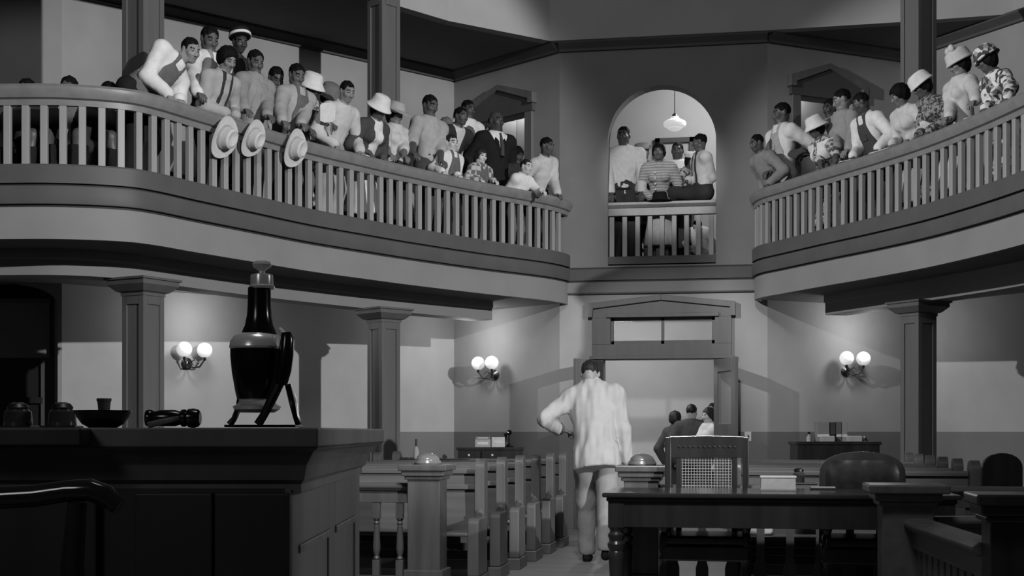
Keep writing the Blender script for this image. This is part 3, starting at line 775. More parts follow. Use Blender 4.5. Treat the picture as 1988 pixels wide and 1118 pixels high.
def person(label, base, f, H, head, look, hands, skin_g, top, legs='stand', bottom=DRK, extra=None, hair='short', hairm=None, hat=None, fem=False, sleeve='long', pelvis=None, child=False, group=None, hand_dirs=(None, None), vox=1.0, knees=None, feet=None, shoes=True, roll=0.0, bibm=None):
    """base: floor point; f: facing (x,y); head: centre of the head; look: (yaw, pitch) of the head in degrees from f; hands: two world points or None (hanging)"""
    base = Vector(base); f = Vector((f[0], f[1], 0)).normalized(); rt = Vector((f.y, -f.x, 0)); up = Vector((0, 0, 1))
    R = root('person', base, label, 'person', group)
    k = H / 1.75; ks = k if not child else k * 1.0
    P = Vector(pelvis) - base if pelvis is not None else Vector((0, 0, .525 * H))
    Hd = Vector(head) - base
    s = (Hd - P).normalized()
    sl = (Hd - P).length
    # frame of the trunk
    ft = f
    Mt = axes(ft, s); tr_, tf_, ts_ = Vector(Mt[0]), Vector(Mt[1]), Vector(Mt[2])
    sw = (.098 if fem else .112) * H
    if child: sw = .10 * H
    C = P + ts_ * (.285 * H)                    # between the shoulders
    chest = P + ts_ * (.20 * H); waist = P + ts_ * (.09 * H)
    neck = P + ts_ * (.328 * H)
    hs = (.128 * H if not child else .145 * H) / .225      # head scale
    yaw, pit = radians(look[0]), radians(look[1])
    lf = (f * cos(yaw) + rt * sin(yaw)) * cos(pit) - up * sin(pit)
    lu = (f * cos(yaw) + rt * sin(yaw)) * sin(pit) + up * cos(pit)
    lr = lf.cross(lu); lu = lu * cos(radians(roll)) + lr * sin(radians(roll))
    Mh = axes(lf, lu)
    def hp(x, y, z): return Hd + (Vector(Mh[0]) * x + Vector(Mh[1]) * y + Vector(Mh[2]) * z) * hs
    shR = C + tr_ * sw - ts_ * .018 * H; shL = C - tr_ * sw - ts_ * .018 * H
    la, lb = .172 * H, .150 * H
    arms = []
    for i, (sh, sg) in enumerate(((shR, 1), (shL, -1))):
        t = hands[i]
        pole = tr_ * sg * .7 - tf_ * .8 - up * .5
        if t is None:
            t = base + P + tr_ * sg * (sw + .05) - up * .03 * H + tf_ * .05
        tl = Vector(t) - base
        hd = hand_dirs[i]
        hd = (Vector(hd).normalized() if hd is not None else (tf_ * .8 + (tl - sh).normalized() * .5 - up * .15).normalized())
        wr = tl - hd * .055 * k
        el, wr = ik(sh, wr, la, lb, pole)
        arms.append((sh, el, wr, hd, sg))
    hipR = P + tr_ * .052 * H; hipL = P - tr_ * .052 * H
    th, sn = .245 * H, .245 * H
    lg = []
    for i, (hip, sg) in enumerate(((hipR, 1), (hipL, -1))):
        if feet is not None:
            an = Vector(feet[i]) - base
            dl = (hip - an).length; kn, an = ik(hip, an, max(th, dl * .503), max(sn, dl * .503), f + rt * sg * .1)
            if knees is not None and knees[i] is not None: kn = Vector(knees[i]) - base
        else:
            an = Vector((hip.x, hip.y, .045 * H)) - f * 0.0
            d0 = (hip - an).length
            kn, an = ik(hip, an, max(th, d0 * .505), max(sn, d0 * .505), f)
        lg.append((hip, kn, an))
    girth = 1.0 if not child else .85
    def trunk(F_, g, fem_=fem):
        F_.ell(P, Mt, (.092 * H, .066 * H, .075 * H), .05, g=g)
        F_.ell(waist, Mt, ((.074 if fem_ else .082) * H, .060 * H, .09 * H), .05, g=g)
        F_.ell(chest, Mt, (.092 * H * (0.95 if fem_ else 1.04), .064 * H, .105 * H), .05, g=g)
        F_.cap(shR - tr_ * .02 * k, shL + tr_ * .02 * k, .040 * H, .040 * H, .05, g=g)
        for q0 in (shR, shL): F_.cap(neck - ts_ * .022 * H, q0 + ts_ * .008 * H, .034 * H, .028 * H, .04, g=g)
        F_.cap(neck - ts_ * .03 * H, neck + ts_ * .02 * H, .045 * H, .034 * H, .04, g=g * .6)
        if fem_:
            for sg in (1, -1): F_.ell(chest + tr_ * sg * .042 * H + tf_ * .05 * H + ts_ * .015 * H, Mt, (.036 * H, .034 * H, .036 * H), .03, g=g)
    def armf(F_, g, a, upto='wrist', ga=0.0):
        sh, el, wr, hd, sg = a
        F_.cap(sh, el, .037 * H * girth, .029 * H * girth, .03, g=g)
        if upto == 'wrist': F_.cap(el, wr - (wr - el).normalized() * .01, .029 * H * girth, .021 * H * girth, .02, g=g + ga)
        elif upto == 'elbow': F_.cap(el, el + (wr - el) * .18, .029 * H, .028 * H, .02, g=g + .004)
    def legf(F_, g, l):
        F_.cap(l[0], l[1], .054 * H * girth, .037 * H * girth, .04, g=g); F_.cap(l[1], l[2], .036 * H * girth, .024 * H * girth, .03, g=g)
    def bounds(ps, m):
        a = np.array([list(p) for p in ps]); return a.min(0) - m, a.max(0) + m
    parts = []
    # trunk and legs of the body
    F_ = Field(*bounds([shR, shL, P, neck] + [p for l in lg for p in l] + [a[1] for a in arms], .17 * k), .021 * vox)
    trunk(F_, -.008)
    for l in lg: legf(F_, -.008, l)
    for a in arms: F_.cap(a[0], a[1], .030 * H * girth, .024 * H * girth, .03)
    parts.append(F_.mesh())
    # head with face, ears, neck
    F_ = Field(*bounds([hp(0, 0, .13), hp(0, 0, -.12), hp(.1, .12, 0), hp(-.1, -.12, 0), hp(-.1, .12, 0), hp(.1, -.12, 0), neck], .03), .0088 * vox * max(.8, hs))
    E = lambda x, y, z, r, kk=.02, op='add': F_.ell(hp(x, y, z), Mh, np.array(r) * hs, kk * hs, op)
    K = lambda a, b, ra, rb, kk=.02, op='add': F_.cap(hp(*a), hp(*b), ra * hs, rb * hs, kk * hs, op)
    E(0, -.015, .025, (.075, .094, .088)); E(0, .022, -.035, (.060, .066, .078), .03)
    E(0, .055, -.088, (.030, .028, .022), .03); K((-.045, .0, -.06), (.045, .0, -.06), .022, .022, .03)
    K((-.034, .074, .032), (.034, .074, .032), .012, .012, .02)
    E(.034, .094, .010, (.019, .015, .013), .018, 'cut'); E(-.034, .094, .010, (.019, .015, .013), .018, 'cut')
    E(.032, .074, .009, (.014, .012, .011), .006); E(-.032, .074, .009, (.014, .012, .011), .006)
    K((0, .084, .012), (0, .106, -.026), .010, .0135, .012); E(.013, .094, -.030, (.010, .010, .009), .010); E(-.013, .094, -.030, (.010, .010, .009), .010)
    E(.042, .062, -.022, (.020, .018, .018), .03); E(-.042, .062, -.022, (.020, .018, .018), .03)
    K((-.018, .083, -.052), (.018, .083, -.052), .008, .008, .010); K((-.015, .082, -.065), (.015, .082, -.065), .0085, .0085, .010)
    E(.076, -.012, -.005, (.011, .020, .032), .012); E(-.076, -.012, -.005, (.011, .020, .032), .012)
    F_.cap(hp(0, -.025, -.05), neck - ts_ * .01, .052 * hs, .034 * H, .03)
    parts.append(F_.mesh())
    # forearms and hands with five fingers
    for a in arms:
        sh, el, wr, hd, sg = a
        pd = (-up - hd * (-up).dot(hd))
        if pd.length < .25: pd = tf_ - hd * tf_.dot(hd)
        pd.normalize(); sd = pd.cross(hd).normalized() * 1.0
        # thumb lies towards the middle of the body
        if sd.dot(tr_) * sg > 0: sd = -sd
        hk = .95 * k * (1.0 if not child else 1.05)
        st = el + (wr - el) * .15
        F_ = Field(*bounds([st, wr, wr + hd * .19 * k, wr + pd * .08 * k + hd * .1], .05), .0068 * vox)
        F_.cap(st, wr, .026 * H * girth, .0185 * H * girth, .02)
        kn0 = wr + hd * .085 * hk
        for q_ in range(4):
            o_ = (1.5 - q_) * .0195 * hk; F_.cap(wr + hd * .012 + sd * o_ * .6, kn0 + sd * o_, .0145 * hk, .0125 * hk, .012)
        for q_, (ln, cu) in enumerate(((.070, .45), (.080, .5), (.074, .55), (.058, .6))):
            o_ = (1.5 - q_) * .0205 * hk; a0 = kn0 + sd * o_
            d1 = (hd * cos(cu) + pd * sin(cu)); d2 = (hd * cos(cu * 2.4) + pd * sin(cu * 2.4))
            a1 = a0 + d1 * ln * .55 * hk; a2 = a1 + d2 * ln * .5 * hk
            F_.cap(a0, a1, .0100 * hk, .0092 * hk, .003); F_.cap(a1, a2, .0092 * hk, .0080 * hk, .004)
        t0 = wr + hd * .025 * hk + sd * .022 * hk; t1 = t0 + (hd * .6 + sd * .75 + pd * .2).normalized() * .042 * hk; t2 = t1 + (hd * .9 + sd * .25 + pd * .35).normalized() * .032 * hk
        F_.cap(t0, t1, .014 * hk, .0115 * hk, .010); F_.cap(t1, t2, .0110 * hk, .0092 * hk, .004)
        parts.append(F_.mesh())
    def mi(fc):
        q_ = (fc - np.array(Hd)) @ Mh.T / hs
        o_ = np.zeros(len(fc), int); x = np.abs(q_[:, 0])
        o_[(((x - .033) / .015) ** 2 + ((q_[:, 2] - .009) / .0062) ** 2 < 1) & (q_[:, 1] > .06)] = 1
        o_[(x < .052) & (x > .016) & (np.abs(q_[:, 2] - .034 + .1 * np.maximum(x - .03, 0)) < .0055) & (q_[:, 1] > .055)] = 2
        o_[(x < .023) & (np.abs(q_[:, 2] + .058) < .0075) & (q_[:, 1] > .078)] = 3
        return o_
    hm = hairm or HAIRM
    meshobj('body', parts, [skin(skin_g), EYEM, hm, skin(skin_g * .6)], R, mi)
    # hair
    if hair != 'none':
        F_ = Field(*bounds([hp(.14, .14, .16), hp(-.14, -.15, -.14)] + [hp(sx * .14, sy * .15, sz * .16) for sx in (1, -1) for sy in (1, -1) for sz in (1, -1)], .0), .0115 * vox)
        if hair == 'short':
            F_.ell(hp(0, -.020, .032), Mh, np.array((.080, .097, .090)) * hs, .01)
            F_.ell(hp(0, .095, -.020), Mh, np.array((.088, .095, .088)) * hs, .012, 'cut'); F_.ell(hp(0, .03, -.10), Mh, np.array((.12, .10, .075)) * hs, .02, 'cut')
        elif hair == 'bald':
            F_.ell(hp(0, -.025, .005), Mh, np.array((.079, .088, .065)) * hs, .01)
            F_.ell(hp(0, .05, .03), Mh, np.array((.10, .105, .10)) * hs, .012, 'cut'); F_.ell(hp(0, -.0, .10), Mh, np.array((.10, .12, .065)) * hs, .01, 'cut')
        elif hair == 'big':
            F_.ell(hp(0, -.030, .035), Mh, np.array((.112, .120, .110)) * hs, .01); F_.ell(hp(0, -.05, -.02), Mh, np.array((.10, .08, .08)) * hs, .04)
            F_.ell(hp(0, .098, -.030), Mh, np.array((.080, .10, .095)) * hs, .012, 'cut')
        elif hair == 'bob':
            F_.ell(hp(0, -.020, .030), Mh, np.array((.092, .105, .097)) * hs, .01); F_.ell(hp(0, -.035, -.035), Mh, np.array((.092, .075, .075)) * hs, .04)
            F_.ell(hp(0, .100, -.040), Mh, np.array((.070, .09, .090)) * hs, .010, 'cut')
        F_.folds(.004, 150, 3, 1.0)
        meshobj('hair', [F_.mesh()], [hm], R)
    # lower garment
    if bottom is not None:
        if legs == 'skirt':
            F_ = Field(*bounds([P + V(.25, .25, .2) * k, P + V(-.25, -.25, 0) * k, lg[0][2]], .12), .019 * vox)
            c1 = (lg[0][1] + lg[1][1]) / 2 - up * .12 * H
            F_.ell(P, Mt, (.10 * H, .075 * H, .09 * H), .04); F_.cap(P, c1, .085 * H, .125 * H, .06)
            F_.clip((c1.z - .02) - F_.pts()[..., 2]); F_.clip((F_.pts() - np.array(waist)) @ np.array(ts_) - .0)
            F_.folds(.005, 40, 7, .15)
            meshobj('skirt', [F_.mesh()], [bottom], R)
        else:
            F_ = Field(*bounds([P + V(.2, .2, .15) * k, P - V(.2, .2, 0) * k] + [p for l in lg for p in l], .12 * k), .0165 * vox)
            F_.ell(P, Mt, (.094 * H, .070 * H, .075 * H), .05, g=.006); F_.ell(waist - ts_ * .02 * H, Mt, (.082 * H, .066 * H, .06 * H), .05, g=.006)
            for l in lg:
                F_.cap(l[0], l[1], .058 * H * girth, .046 * H * girth, .04, g=.008); F_.cap(l[1], l[2] + (l[1] - l[2]) * .10, .045 * H * girth, .040 * H * girth, .03, g=.006); F_.clip(-((F_.pts() - np.array(l[2] + (l[1] - l[2]) * .03)) @ np.array((l[1] - l[2]).normalized()) + np.where(np.linalg.norm((F_.pts() - np.array(l[2])), axis=-1) < .12 * k, 0, 9)))
            F_.clip((F_.pts() - np.array(waist + ts_ * .02 * H)) @ np.array(ts_))
            F_.folds(.0035, 45, 5, .5)
            meshobj('trousers', [F_.mesh()], [bottom], R)
    if shoes:
        for l in lg:
            F_ = Field(*bounds([l[2] + f * .2 * k, l[2] - f * .1 * k, l[2] - up * .08], .06), .013 * vox)
            an = l[2]; hz = an - up * .028 * k
            F_.cap(hz - f * .035 * k, hz + f * .07 * k, .038 * k, .040 * k, .02); F_.cap(hz + f * .07 * k, hz + f * .135 * k - up * .01, .040 * k, .032 * k, .02); F_.cap(hz, an + up * .02, .036 * k, .034 * k, .02)
            F_.clip(an.z - .043 * H - F_.pts()[..., 2] + .002)
            meshobj('shoe', [F_.mesh()], [BLK], R)
    # upper garment
    sm, tm = (top if isinstance(top, tuple) else ('shirt', top))
    def upper(g, upto, hem, vx, amp, name, material, cutfront=None, seed=1):
        F_ = Field(*bounds([shR, shL, P, neck] + [p for a in arms for p in (a[1], a[2])], .16 * k), vx * vox)
        trunk(F_, g)
        if hem < -.065:
            F_.ell(P - ts_ * .07 * H, Mt, (.098 * H, .076 * H, .11 * H), .05, g=g)
        if upto != 'none':
            for a in arms: armf(F_, g + .004 if sm != 'linen' else g * .45, a, upto, .004)
        F_.folds(amp, 48, seed, .6 if sm != 'linen' else .16)
        F_.clip(-((F_.pts() - np.array(P + ts_ * hem * H)) @ np.array(ts_)))
        F_.clip(((F_.pts() - np.array(neck + ts_ * (.010 if sm != 'linen' else .034) * H)) @ np.array((ts_ * .95 + tf_ * .25).normalized())))
        if cutfront is not None: cutfront(F_)
        return meshobj(name, [F_.mesh()], [material], R)
    bl = {'long': 'wrist', 'short': 'elbow', 'none': 'none'}[sleeve]
    if sm == 'shirt':
        upper(.014, bl, -.015 if bottom is not None else -.05, .0155, .0030, 'shirt', tm, seed=int(abs(Hd.x * 100)) % 50)
        # collar
        F_ = Field(*bounds([neck + V(.12, .12, .06) * k, neck - V(.12, .12, .09) * k], .02), .010 * vox)
        for sg in (1, -1):
            F_.cap(neck - tf_ * .045 * k + ts_ * .012, neck + tr_ * sg * .055 * k + ts_ * .0, .016, .015, .01); F_.cap(neck + tr_ * sg * .055 * k, neck + tf_ * .07 * k + tr_ * sg * .022 * k - ts_ * .035 * k, .016, .012, .01)
            F_.cap(neck + tf_ * .07 * k + tr_ * sg * .022 * k - ts_ * .035 * k, neck + tf_ * .085 * k + tr_ * sg * .045 * k - ts_ * .075 * k, .012, .006, .01)
        meshobj('collar', [F_.mesh()], [tm], R)
    elif sm == 'dress':
        upper(.013, bl, -.06, .0155, .0028, 'dress_bodice', tm, seed=int(abs(Hd.x * 100)) % 50)
    elif sm in ('suit', 'linen'):
        shirtm = WHITE
        upper(.008, 'none', 0.0, .016, .001, 'shirt', shirtm)
        def cut(F_):
            q_ = F_.pts() - np.array(C)
            x = np.abs(q_ @ np.array(tr_)); z = q_ @ np.array(ts_); y = q_ @ np.array(tf_)
            zb = -.155 * H
            v = np.maximum.reduce([x - (z - zb) * .42, zb - z, -y])     # open V at the front
            F_.d = np.maximum(F_.d, -v.astype(np.float32))
        F_ = upper(.026 if sm == 'suit' else .036, 'wrist', -.075 if sm == 'suit' else -.10, .0150, (.0034 if sm == 'suit' else .0068), 'jacket', tm, cut if sm == 'suit' else cut, 11)
        # turned collar and lapels
        F_ = Field(*bounds([neck + V(.14, .14, .06) * k, C - V(.16, .16, .18) * k], .05), .0105 * vox)
        for sg in (1, -1):
            F_.cap(neck - tf_ * .055 * k + ts_ * (.008 if sm == 'suit' else .035), neck + tr_ * sg * .07 * k - ts_ * (.01 if sm == 'suit' else -.012), .020, .018, .01)
            F_.cap(neck + tr_ * sg * .07 * k - ts_ * .01, C + tf_ * .105 * k + tr_ * sg * .055 * k - ts_ * .06 * k, .018, .026, .01)
            F_.cap(C + tf_ * .105 * k + tr_ * sg * .055 * k - ts_ * .06 * k, C + tf_ * .135 * k + tr_ * sg * .012 * k - ts_ * .235 * k, .026, .008, .01)
        meshobj('lapel', [F_.mesh()], [tm], R)
        if sm == 'suit':
            m = MB(); a0 = neck + tf_ * .085 * k - ts_ * .03 * k
            m.tube([a0, a0 - ts_ * .03 + tf_ * .02, C - ts_ * .10 * k + tf_ * .135 * k, C - ts_ * .22 * k + tf_ * .14 * k], [.018, .014, .024, .026], 8)
            t_ = m.build('necktie', CHAR, None); t_.parent = R
            upper(.016, 'none', 0.0, .016, .001, 'waistcoat', tm, lambda F2: F2.clip(((F2.pts() - np.array(C - ts_ * .16 * k)) @ np.array(ts_)) * 1.0 - np.abs((F2.pts() - np.array(C)) @ np.array(tr_)) * 1.6))
    elif sm == 'cardigan':
        upper(.012, bl, -.06, .0155, .0025, 'dress_bodice', WHITE)
        def cut(F_):
            q_ = F_.pts() - np.array(C); x = np.abs(q_ @ np.array(tr_)); y = q_ @ np.array(tf_)
            F_.d = np.maximum(F_.d, -np.maximum(x - .075 * k, -y).astype(np.float32))
        upper(.022, bl, -.02, .0155, .0030, 'cardigan', tm, cut)
    elif sm == 'jacket':
        def cut(F_):
            q_ = F_.pts() - np.array(C); x = np.abs(q_ @ np.array(tr_)); y = q_ @ np.array(tf_); z = q_ @ np.array(ts_)
            F_.d = np.maximum(F_.d, -np.maximum.reduce([x - .03 * k - np.maximum(z + .12, 0) * .35, -y]).astype(np.float32))
        upper(.010, 'none', 0, .016, .002, 'shirt', OFFW); upper(.024, bl, -.05, .0155, .003, 'jacket', tm, cut)
    # overalls or straps over the shirt
    if extra in ('overalls', 'braces'):
        ov = bibm or (bottom if extra == 'overalls' else DRK)
        F_ = Field(*bounds([shR, shL, P, neck], .15 * k), .0125 * vox)
        trunk(F_, .024)
        q_ = F_.pts() - np.array(P); x = q_ @ np.array(tr_); y = q_ @ np.array(tf_); z = q_ @ np.array(ts_)
        ax_ = np.abs(x)
        strap = np.maximum.reduce([np.abs(ax_ - .060 * k) - .019 * k, .05 - z])
        if extra == 'overalls':
            bib = np.maximum.reduce([ax_ - (.128 * k - np.maximum(z - .15 * H, 0) * .25), z - .272 * H, -y])
            wb = z - .10 * H
            reg = np.minimum(np.minimum(bib, wb), strap)
        else: reg = np.minimum(strap, z - .03 * H)
        F_.clip(reg); F_.clip(-(z + .03 * H)); F_.clip(z - .335 * H)
        meshobj('overall_bib' if extra == 'overalls' else 'braces', [F_.mesh()], [ov], R)
        if extra == 'overalls':
            m = MB(); c_ = P + ts_ * .185 * H + tf_ * (.064 * H + .016)
            m.plate([(-.05 * k, -.045 * k), (.05 * k, -.045 * k), (.05 * k, .04 * k), (-.05 * k, .04 * k)], c_, tr_, ts_, tf_, .012)
            o_ = m.build('bib_pocket', ov, None, .004); o_.parent = R
    elif extra == 'belt':
        F_ = Field(*bounds([P + V(.2, .2, .2) * k, P - V(.2, .2, .05) * k], .05), .011 * vox)
        trunk(F_, .022); z = (F_.pts() - np.array(waist - ts_ * .07 * H)) @ np.array(ts_); F_.clip(np.abs(z) - .018)
        meshobj('belt', [F_.mesh()], [BLK], R)
    elif extra == 'buttons':
        for q2 in range(5):
            c_ = P + ts_ * (.08 + .045 * q2) * H + tf_ * (.075 * H + .018) + tr_ * .05 * k
            m = MB(); m.lathe([(.012, 0), (.014, .004), (.010, .008), (0, .009)], c_, 10, tf_); o_ = m.build('button', WHITE, None); o_.parent = R
    elif extra == 'shawl':
        F_ = Field(*bounds([shR, shL, P, neck], .18 * k), .0135 * vox)
        trunk(F_, .030); q_ = F_.pts() - np.array(C); x = np.abs(q_ @ np.array(tr_)); y = q_ @ np.array(tf_); z = q_ @ np.array(ts_)
        F_.clip(np.maximum(-(z + .12 * H), np.where(y > 0, .045 * k - x - np.maximum(z, 0) * .2, -1)))
        F_.clip(z - .02 * H)
        meshobj('shawl', [F_.mesh()], [WHITE], R)
    if hat:
        kind, hmat, tilt = hat[0], hat[1], (hat[2] if len(hat) > 2 else 0)
        a = radians(tilt); fw = Vector(Mh[1]) * cos(a) + Vector(Mh[2]) * sin(a); uu = Vector(Mh[2]) * cos(a) - Vector(Mh[1]) * sin(a)
        ho_ = hatmesh(kind, 'hat', hmat, R, hp(0, -.012, .045), axes(fw, uu), hs * (1.0 if kind != 'cap' else .95), hat[3] if len(hat) > 3 and hat[3] != 'bow' else None)
        if len(hat) > 3 and hat[3] == 'bow':
            F_ = Field(*bounds([hp(.14, .16, .26), hp(-.14, -.1, .08), hp(.14, -.1, .08), hp(-.14, .16, .26)], .05), .011)
            for sg in (1, -1): F_.ell(hp(sg * .062, .045, .175), Mh, np.array((.052, .035, .048)) * hs, .01)
            F_.ell(hp(0, .06, .165), Mh, np.array((.022, .02, .025)) * hs, .01)
            b_ = meshobj('bow', [F_.mesh()], [hmat], ho_)
    return R
# ---------------------------------------------------------------- who stands where
def on_curve(curve, off, px):
    c = offset(curve, off); best = None
    for i in range(len(c) - 1):
        a, _ = topx((c[i][0], c[i][1], 4)); b, _ = topx((c[i + 1][0], c[i + 1][1], 4))
        if (a - px) * (b - px) <= 0 and a != b:
            t = (px - a) / (b - a); p = Vector(c[i]).lerp(Vector(c[i + 1]), t)
            n = normals(c)[i]; d = Vector(c[i + 1]) - Vector(c[i])
            best = (p, Vector(n).normalized())
    return best
def extend(c, at_end, cut):
    c = list(c)
    if at_end:
        c = c[:-cut]; a, b = Vector(c[-3]), Vector(c[-1]); d = (b - a).normalized()
        return c + [tuple(b + d * .3 * i) for i in range(1, 12)]
    c = c[cut:]; a, b = Vector(c[2]), Vector(c[0]); d = (b - a).normalized()
    return [tuple(b + d * .3 * i) for i in range(11, 0, -1)] + c
CLX = extend(CL, True, 18); CRX = extend(CR, False, 18)
ARCHC = [(AX - AR - 1, ya), (AX + AR + 1, ya)]
def stander(label, side, hx, hy, H=1.75, off=0.36, turn=0, look=(0, 25), hands=(None, None), sk=0.06, top=WHITE, lean=None, rise=0.0, bend=.89, **kw):
    curve = {'L': CLX, 'R': CRX, 'A': ARCHC}[side]
    floor = ZF + rise
    ho = -off; H0 = H
    for it in range(8):
        q_ = on_curve(curve, ho, hx)
        if q_ is None: print('off curve', label); return
        p, n = q_
        f = Vector((n.x, n.y, 0)); f = Matrix.Rotation(radians(turn), 3, 'Z') @ f
        ld = f if lean is None else Matrix.Rotation(radians(lean), 3, 'Z') @ Vector((n.x, n.y, 0))
        D = -p.x * SA + p.y * CA
        hz = CAMZ + (HOR - hy) / F * D
        H = max(min(H0, (hz - floor) / bend), H0 * .88)
        L = .405 * H; dz = hz - floor - .525 * H
        if dz > L * .985:
            H2 = (hz - floor) / .925; lh = 0
            if it == 7 and abs(H2 - H) > .02: print('tall', label, round(H2, 2))
            H_ = H2
        else:
            H_ = H; lh = sqrt(max(L * L - dz * dz, 0))
        ho = -off + lh * ld.xy.dot(n)
    head = Vector((p.x, p.y, hz)); pel = Vector((p.x - ld.x * lh, p.y - ld.y * lh, floor + .525 * H_))
    if lh == 0: pel -= Vector((f.x, f.y, 0)) * .03
    base = Vector((pel.x, pel.y, floor))
    hh = []
    for i, h in enumerate(hands):
        if h is None: hh.append(None)
        elif isinstance(h, (int, float)):
            w = on_curve(curve, -0.02, h)
            hh.append(Vector((w[0].x, w[0].y, ZR + .028)) if w else None)
        else:
            hh.append(atD(h[0], h[1], D + h[2]))
    R = person(label, base, (f.x, f.y), H_, head, look, hh, sk, top, pelvis=pel, **kw)
    return R
G = 'people crowding the gallery railings'
# left gallery, from the window wall to the door wall
stander('man in white shirt and dark braces bending far along the railing', 'L', 370, 98, 1.72, .40, 10,bend=.5, look=(22, 22), hands=(332, 352), sk=.15, top=WHITE, lean=50, bottom=BLK, extra='overalls', bibm=DENIM, group=G)
stander('tall man in white shirt and pale overalls grasping the first hat', 'L', 407, 76, 1.80, .48, 0, (20, 28), (392, 436), .06, WHITE, bottom=DENIML, extra='overalls', group=G)
stander('person with thick dark hair and light shirt looking down between two overalled men', 'L', 443, 116, 1.66, .30, 0, (15, 34), (446, 462), .13, LIGHT, hair='big', extra='braces', group=G)
stander('dark figure behind the crowd wearing a tilted pale-rimmed hat', 'L', 466, 82, 1.74, 1.05, 0, (25, 20), (None, None), .03, DRK, hat=('pillbox', BLK, 32, WHITE), rise=.45, group=G)
stander('man in grey work shirt and matching overalls grasping the middle hat', 'L', 496, 120, 1.72, .46, 0, (20, 26), (482, 524), .06, WORK, bottom=DENIML, extra='overalls', group=G)
stander('man turned away in pale shirt, only the back of his head showing', 'L', 536, 152, 1.74, .75, -60, (-40, 35), (None, None), .05, OFFW, group=G)
stander('man in pale shirt and dark bibbed overalls grasping the third hat', 'L', 576, 146, 1.76, .42, 0, (15, 28), (552, 580), .07, LIGHT, bottom=DENIM, extra='overalls', group=G)
stander('woman in white cloche hat and flowered dress raising a paper fan', 'L', 604, 172, 1.62, .62, 10, (15, 25), (610, (648, 243, -.42)), .05, ('dress', FLORAL), hat=('bucket', WHITE), legs='skirt', bottom=FLORAL, fem=True, sleeve='short', hair='bob', group=G)
stander('woman in drooping dark straw hat half hidden by the paper fan', 'L', 640, 188, 1.60, .60, 20, (35, 32), (None, None), .08, ('dress', LIGHT), hat=('straw', STRAWD, 0), legs='skirt', bottom=MID, fem=True, hair='bob', group=G)
stander('man with thick black hair in buttoned pale shirt and belt', 'L', 674, 178, 1.78, .36, 0, (12, 26), (655, 704), .13, OFFW, bottom=LIGHT, extra='belt', group=G)
stander('woman in white brimmed hat and dark cardigan over white dress', 'L', 736, 212, 1.66, .36, 0, (5, 28), (722, 748), .05, ('cardigan', CHAR), hat=('bucket', WHITE, -6), legs='skirt', bottom=WHITE, fem=True, sleeve='short', hair='bob', group=G)
stander('woman in wide straw hat peering round the cardigan wearer', 'L', 768, 222, 1.62, .42, 0, (-5, 22), (762, 788), .10, ('dress', OFFW), hat=('straw', LIGHT, 5), legs='skirt', bottom=DRK, fem=True, sleeve='short', hair='bob', group=G)
stander('man in loose pale shirt with rolled sleeves above dark trousers', 'L', 835, 205, 1.80, .40, 0, (5, 22), (803, 860), .05, LIGHT, bottom=CHAR, sleeve='short', group=G)
stander('grey-haired figure standing behind the boy in bibbed overalls', 'L', 867, 246, 1.60, .70, 0, (0, 20), (None, None), .09, LIGHT, hairm=HAIRG, group=G)
stander('boy in white shirt and dark bibbed overalls at the railing', 'L', 876, 278, 1.34, .24, 0, (5, 10), (862, 892), .40, WHITE, bottom=DENIM, extra='overalls', hairm=HAIRB, child=True, group=G)
stander('man in dark jacket over pale shirt standing behind the boy', 'L', 895, 226, 1.76, .85, 0, (0, 12), (None, None), .05, ('jacket', DRK), rise=0.25, group=G)
stander('man in white shirt farthest back beside the pedimented door', 'L', 909, 212, 1.74, 1.25, 0, (0, 15), (None, None), .04, WHITE, rise=0.45, group=G)
stander('bald man in black three-piece suit and necktie', 'L', 963, 235, 1.80, .50, -8, (-5, 8), (None, None), .035, ('suit', BLK), bottom=BLK, hair='bald', group=G)
stander('girl with dark bobbed hair and chequered shirt resting her arms on the rail', 'L', 933, 303, 1.26, .22, 0, (5, 12), (935, (962, 352, -.10)), .42, PLAID, bottom=DENIM, extra='overalls', hair='bob', hairm=HAIRB, child=True, group=G)
stander('dark-haired figure mostly hidden between the suited man and the small boy', 'L', 1004, 302, 1.45, .50, 0, (0, 20), (None, None), .03, DRK, hair='big', group=G)
stander('small boy in white shirt dangling his arms over the rail', 'L', 1022, 324, 1.28, .18, 0, (0, 12), (1012, (1056, 372, -.14)), .42, WHITE, bottom=DENIM, hairm=HAIRB, child=True, group=G)
stander('man in pale shirt leaning on one straight arm at the end of the railing', 'L', 1062, 284, 1.74, .46, 5, (-5, 14), (None, 1086), .05, OFFW, bottom=DRK, lean=-20, group=G)
# people in the arch
stander('man in pale pocketed shirt and belt standing in the arch', 'A', 1214, 264, 1.80, .30, 0, (8, 6), (1190, 1250), .04, OFFW, bottom=DRK, extra='belt', group=G)
stander('capped figure behind the man and woman in the arch', 'A', 1252, 296, 1.70, .85, 0, (0, 6), (None, None), .07, CHAR, hat=('cap', MID), group=G)
stander('woman in striped buttoned dress holding a black hat in the arch', 'A', 1283, 294, 1.66, .30, 0, (5, 10), (1266, 1300), .08, ('dress', STRIPE), legs='skirt', bottom=LIGHT, fem=True, hair='bob', extra='buttons', group=G)
stander('man in white shirt standing behind the woman in the arch', 'A', 1319, 293, 1.74, .80, 0, (5, 8), (None, None), .04, WHITE, group=G)
stander('woman in small white hat turned aside behind the seated youth', 'A', 1347, 312, 1.62, .62, 60, (30, 10), (None, None), .03, ('dress', FLORAL), hat=('cap', WHITE), legs='skirt', bottom=DRK, fem=True, hair='bob', group=G)
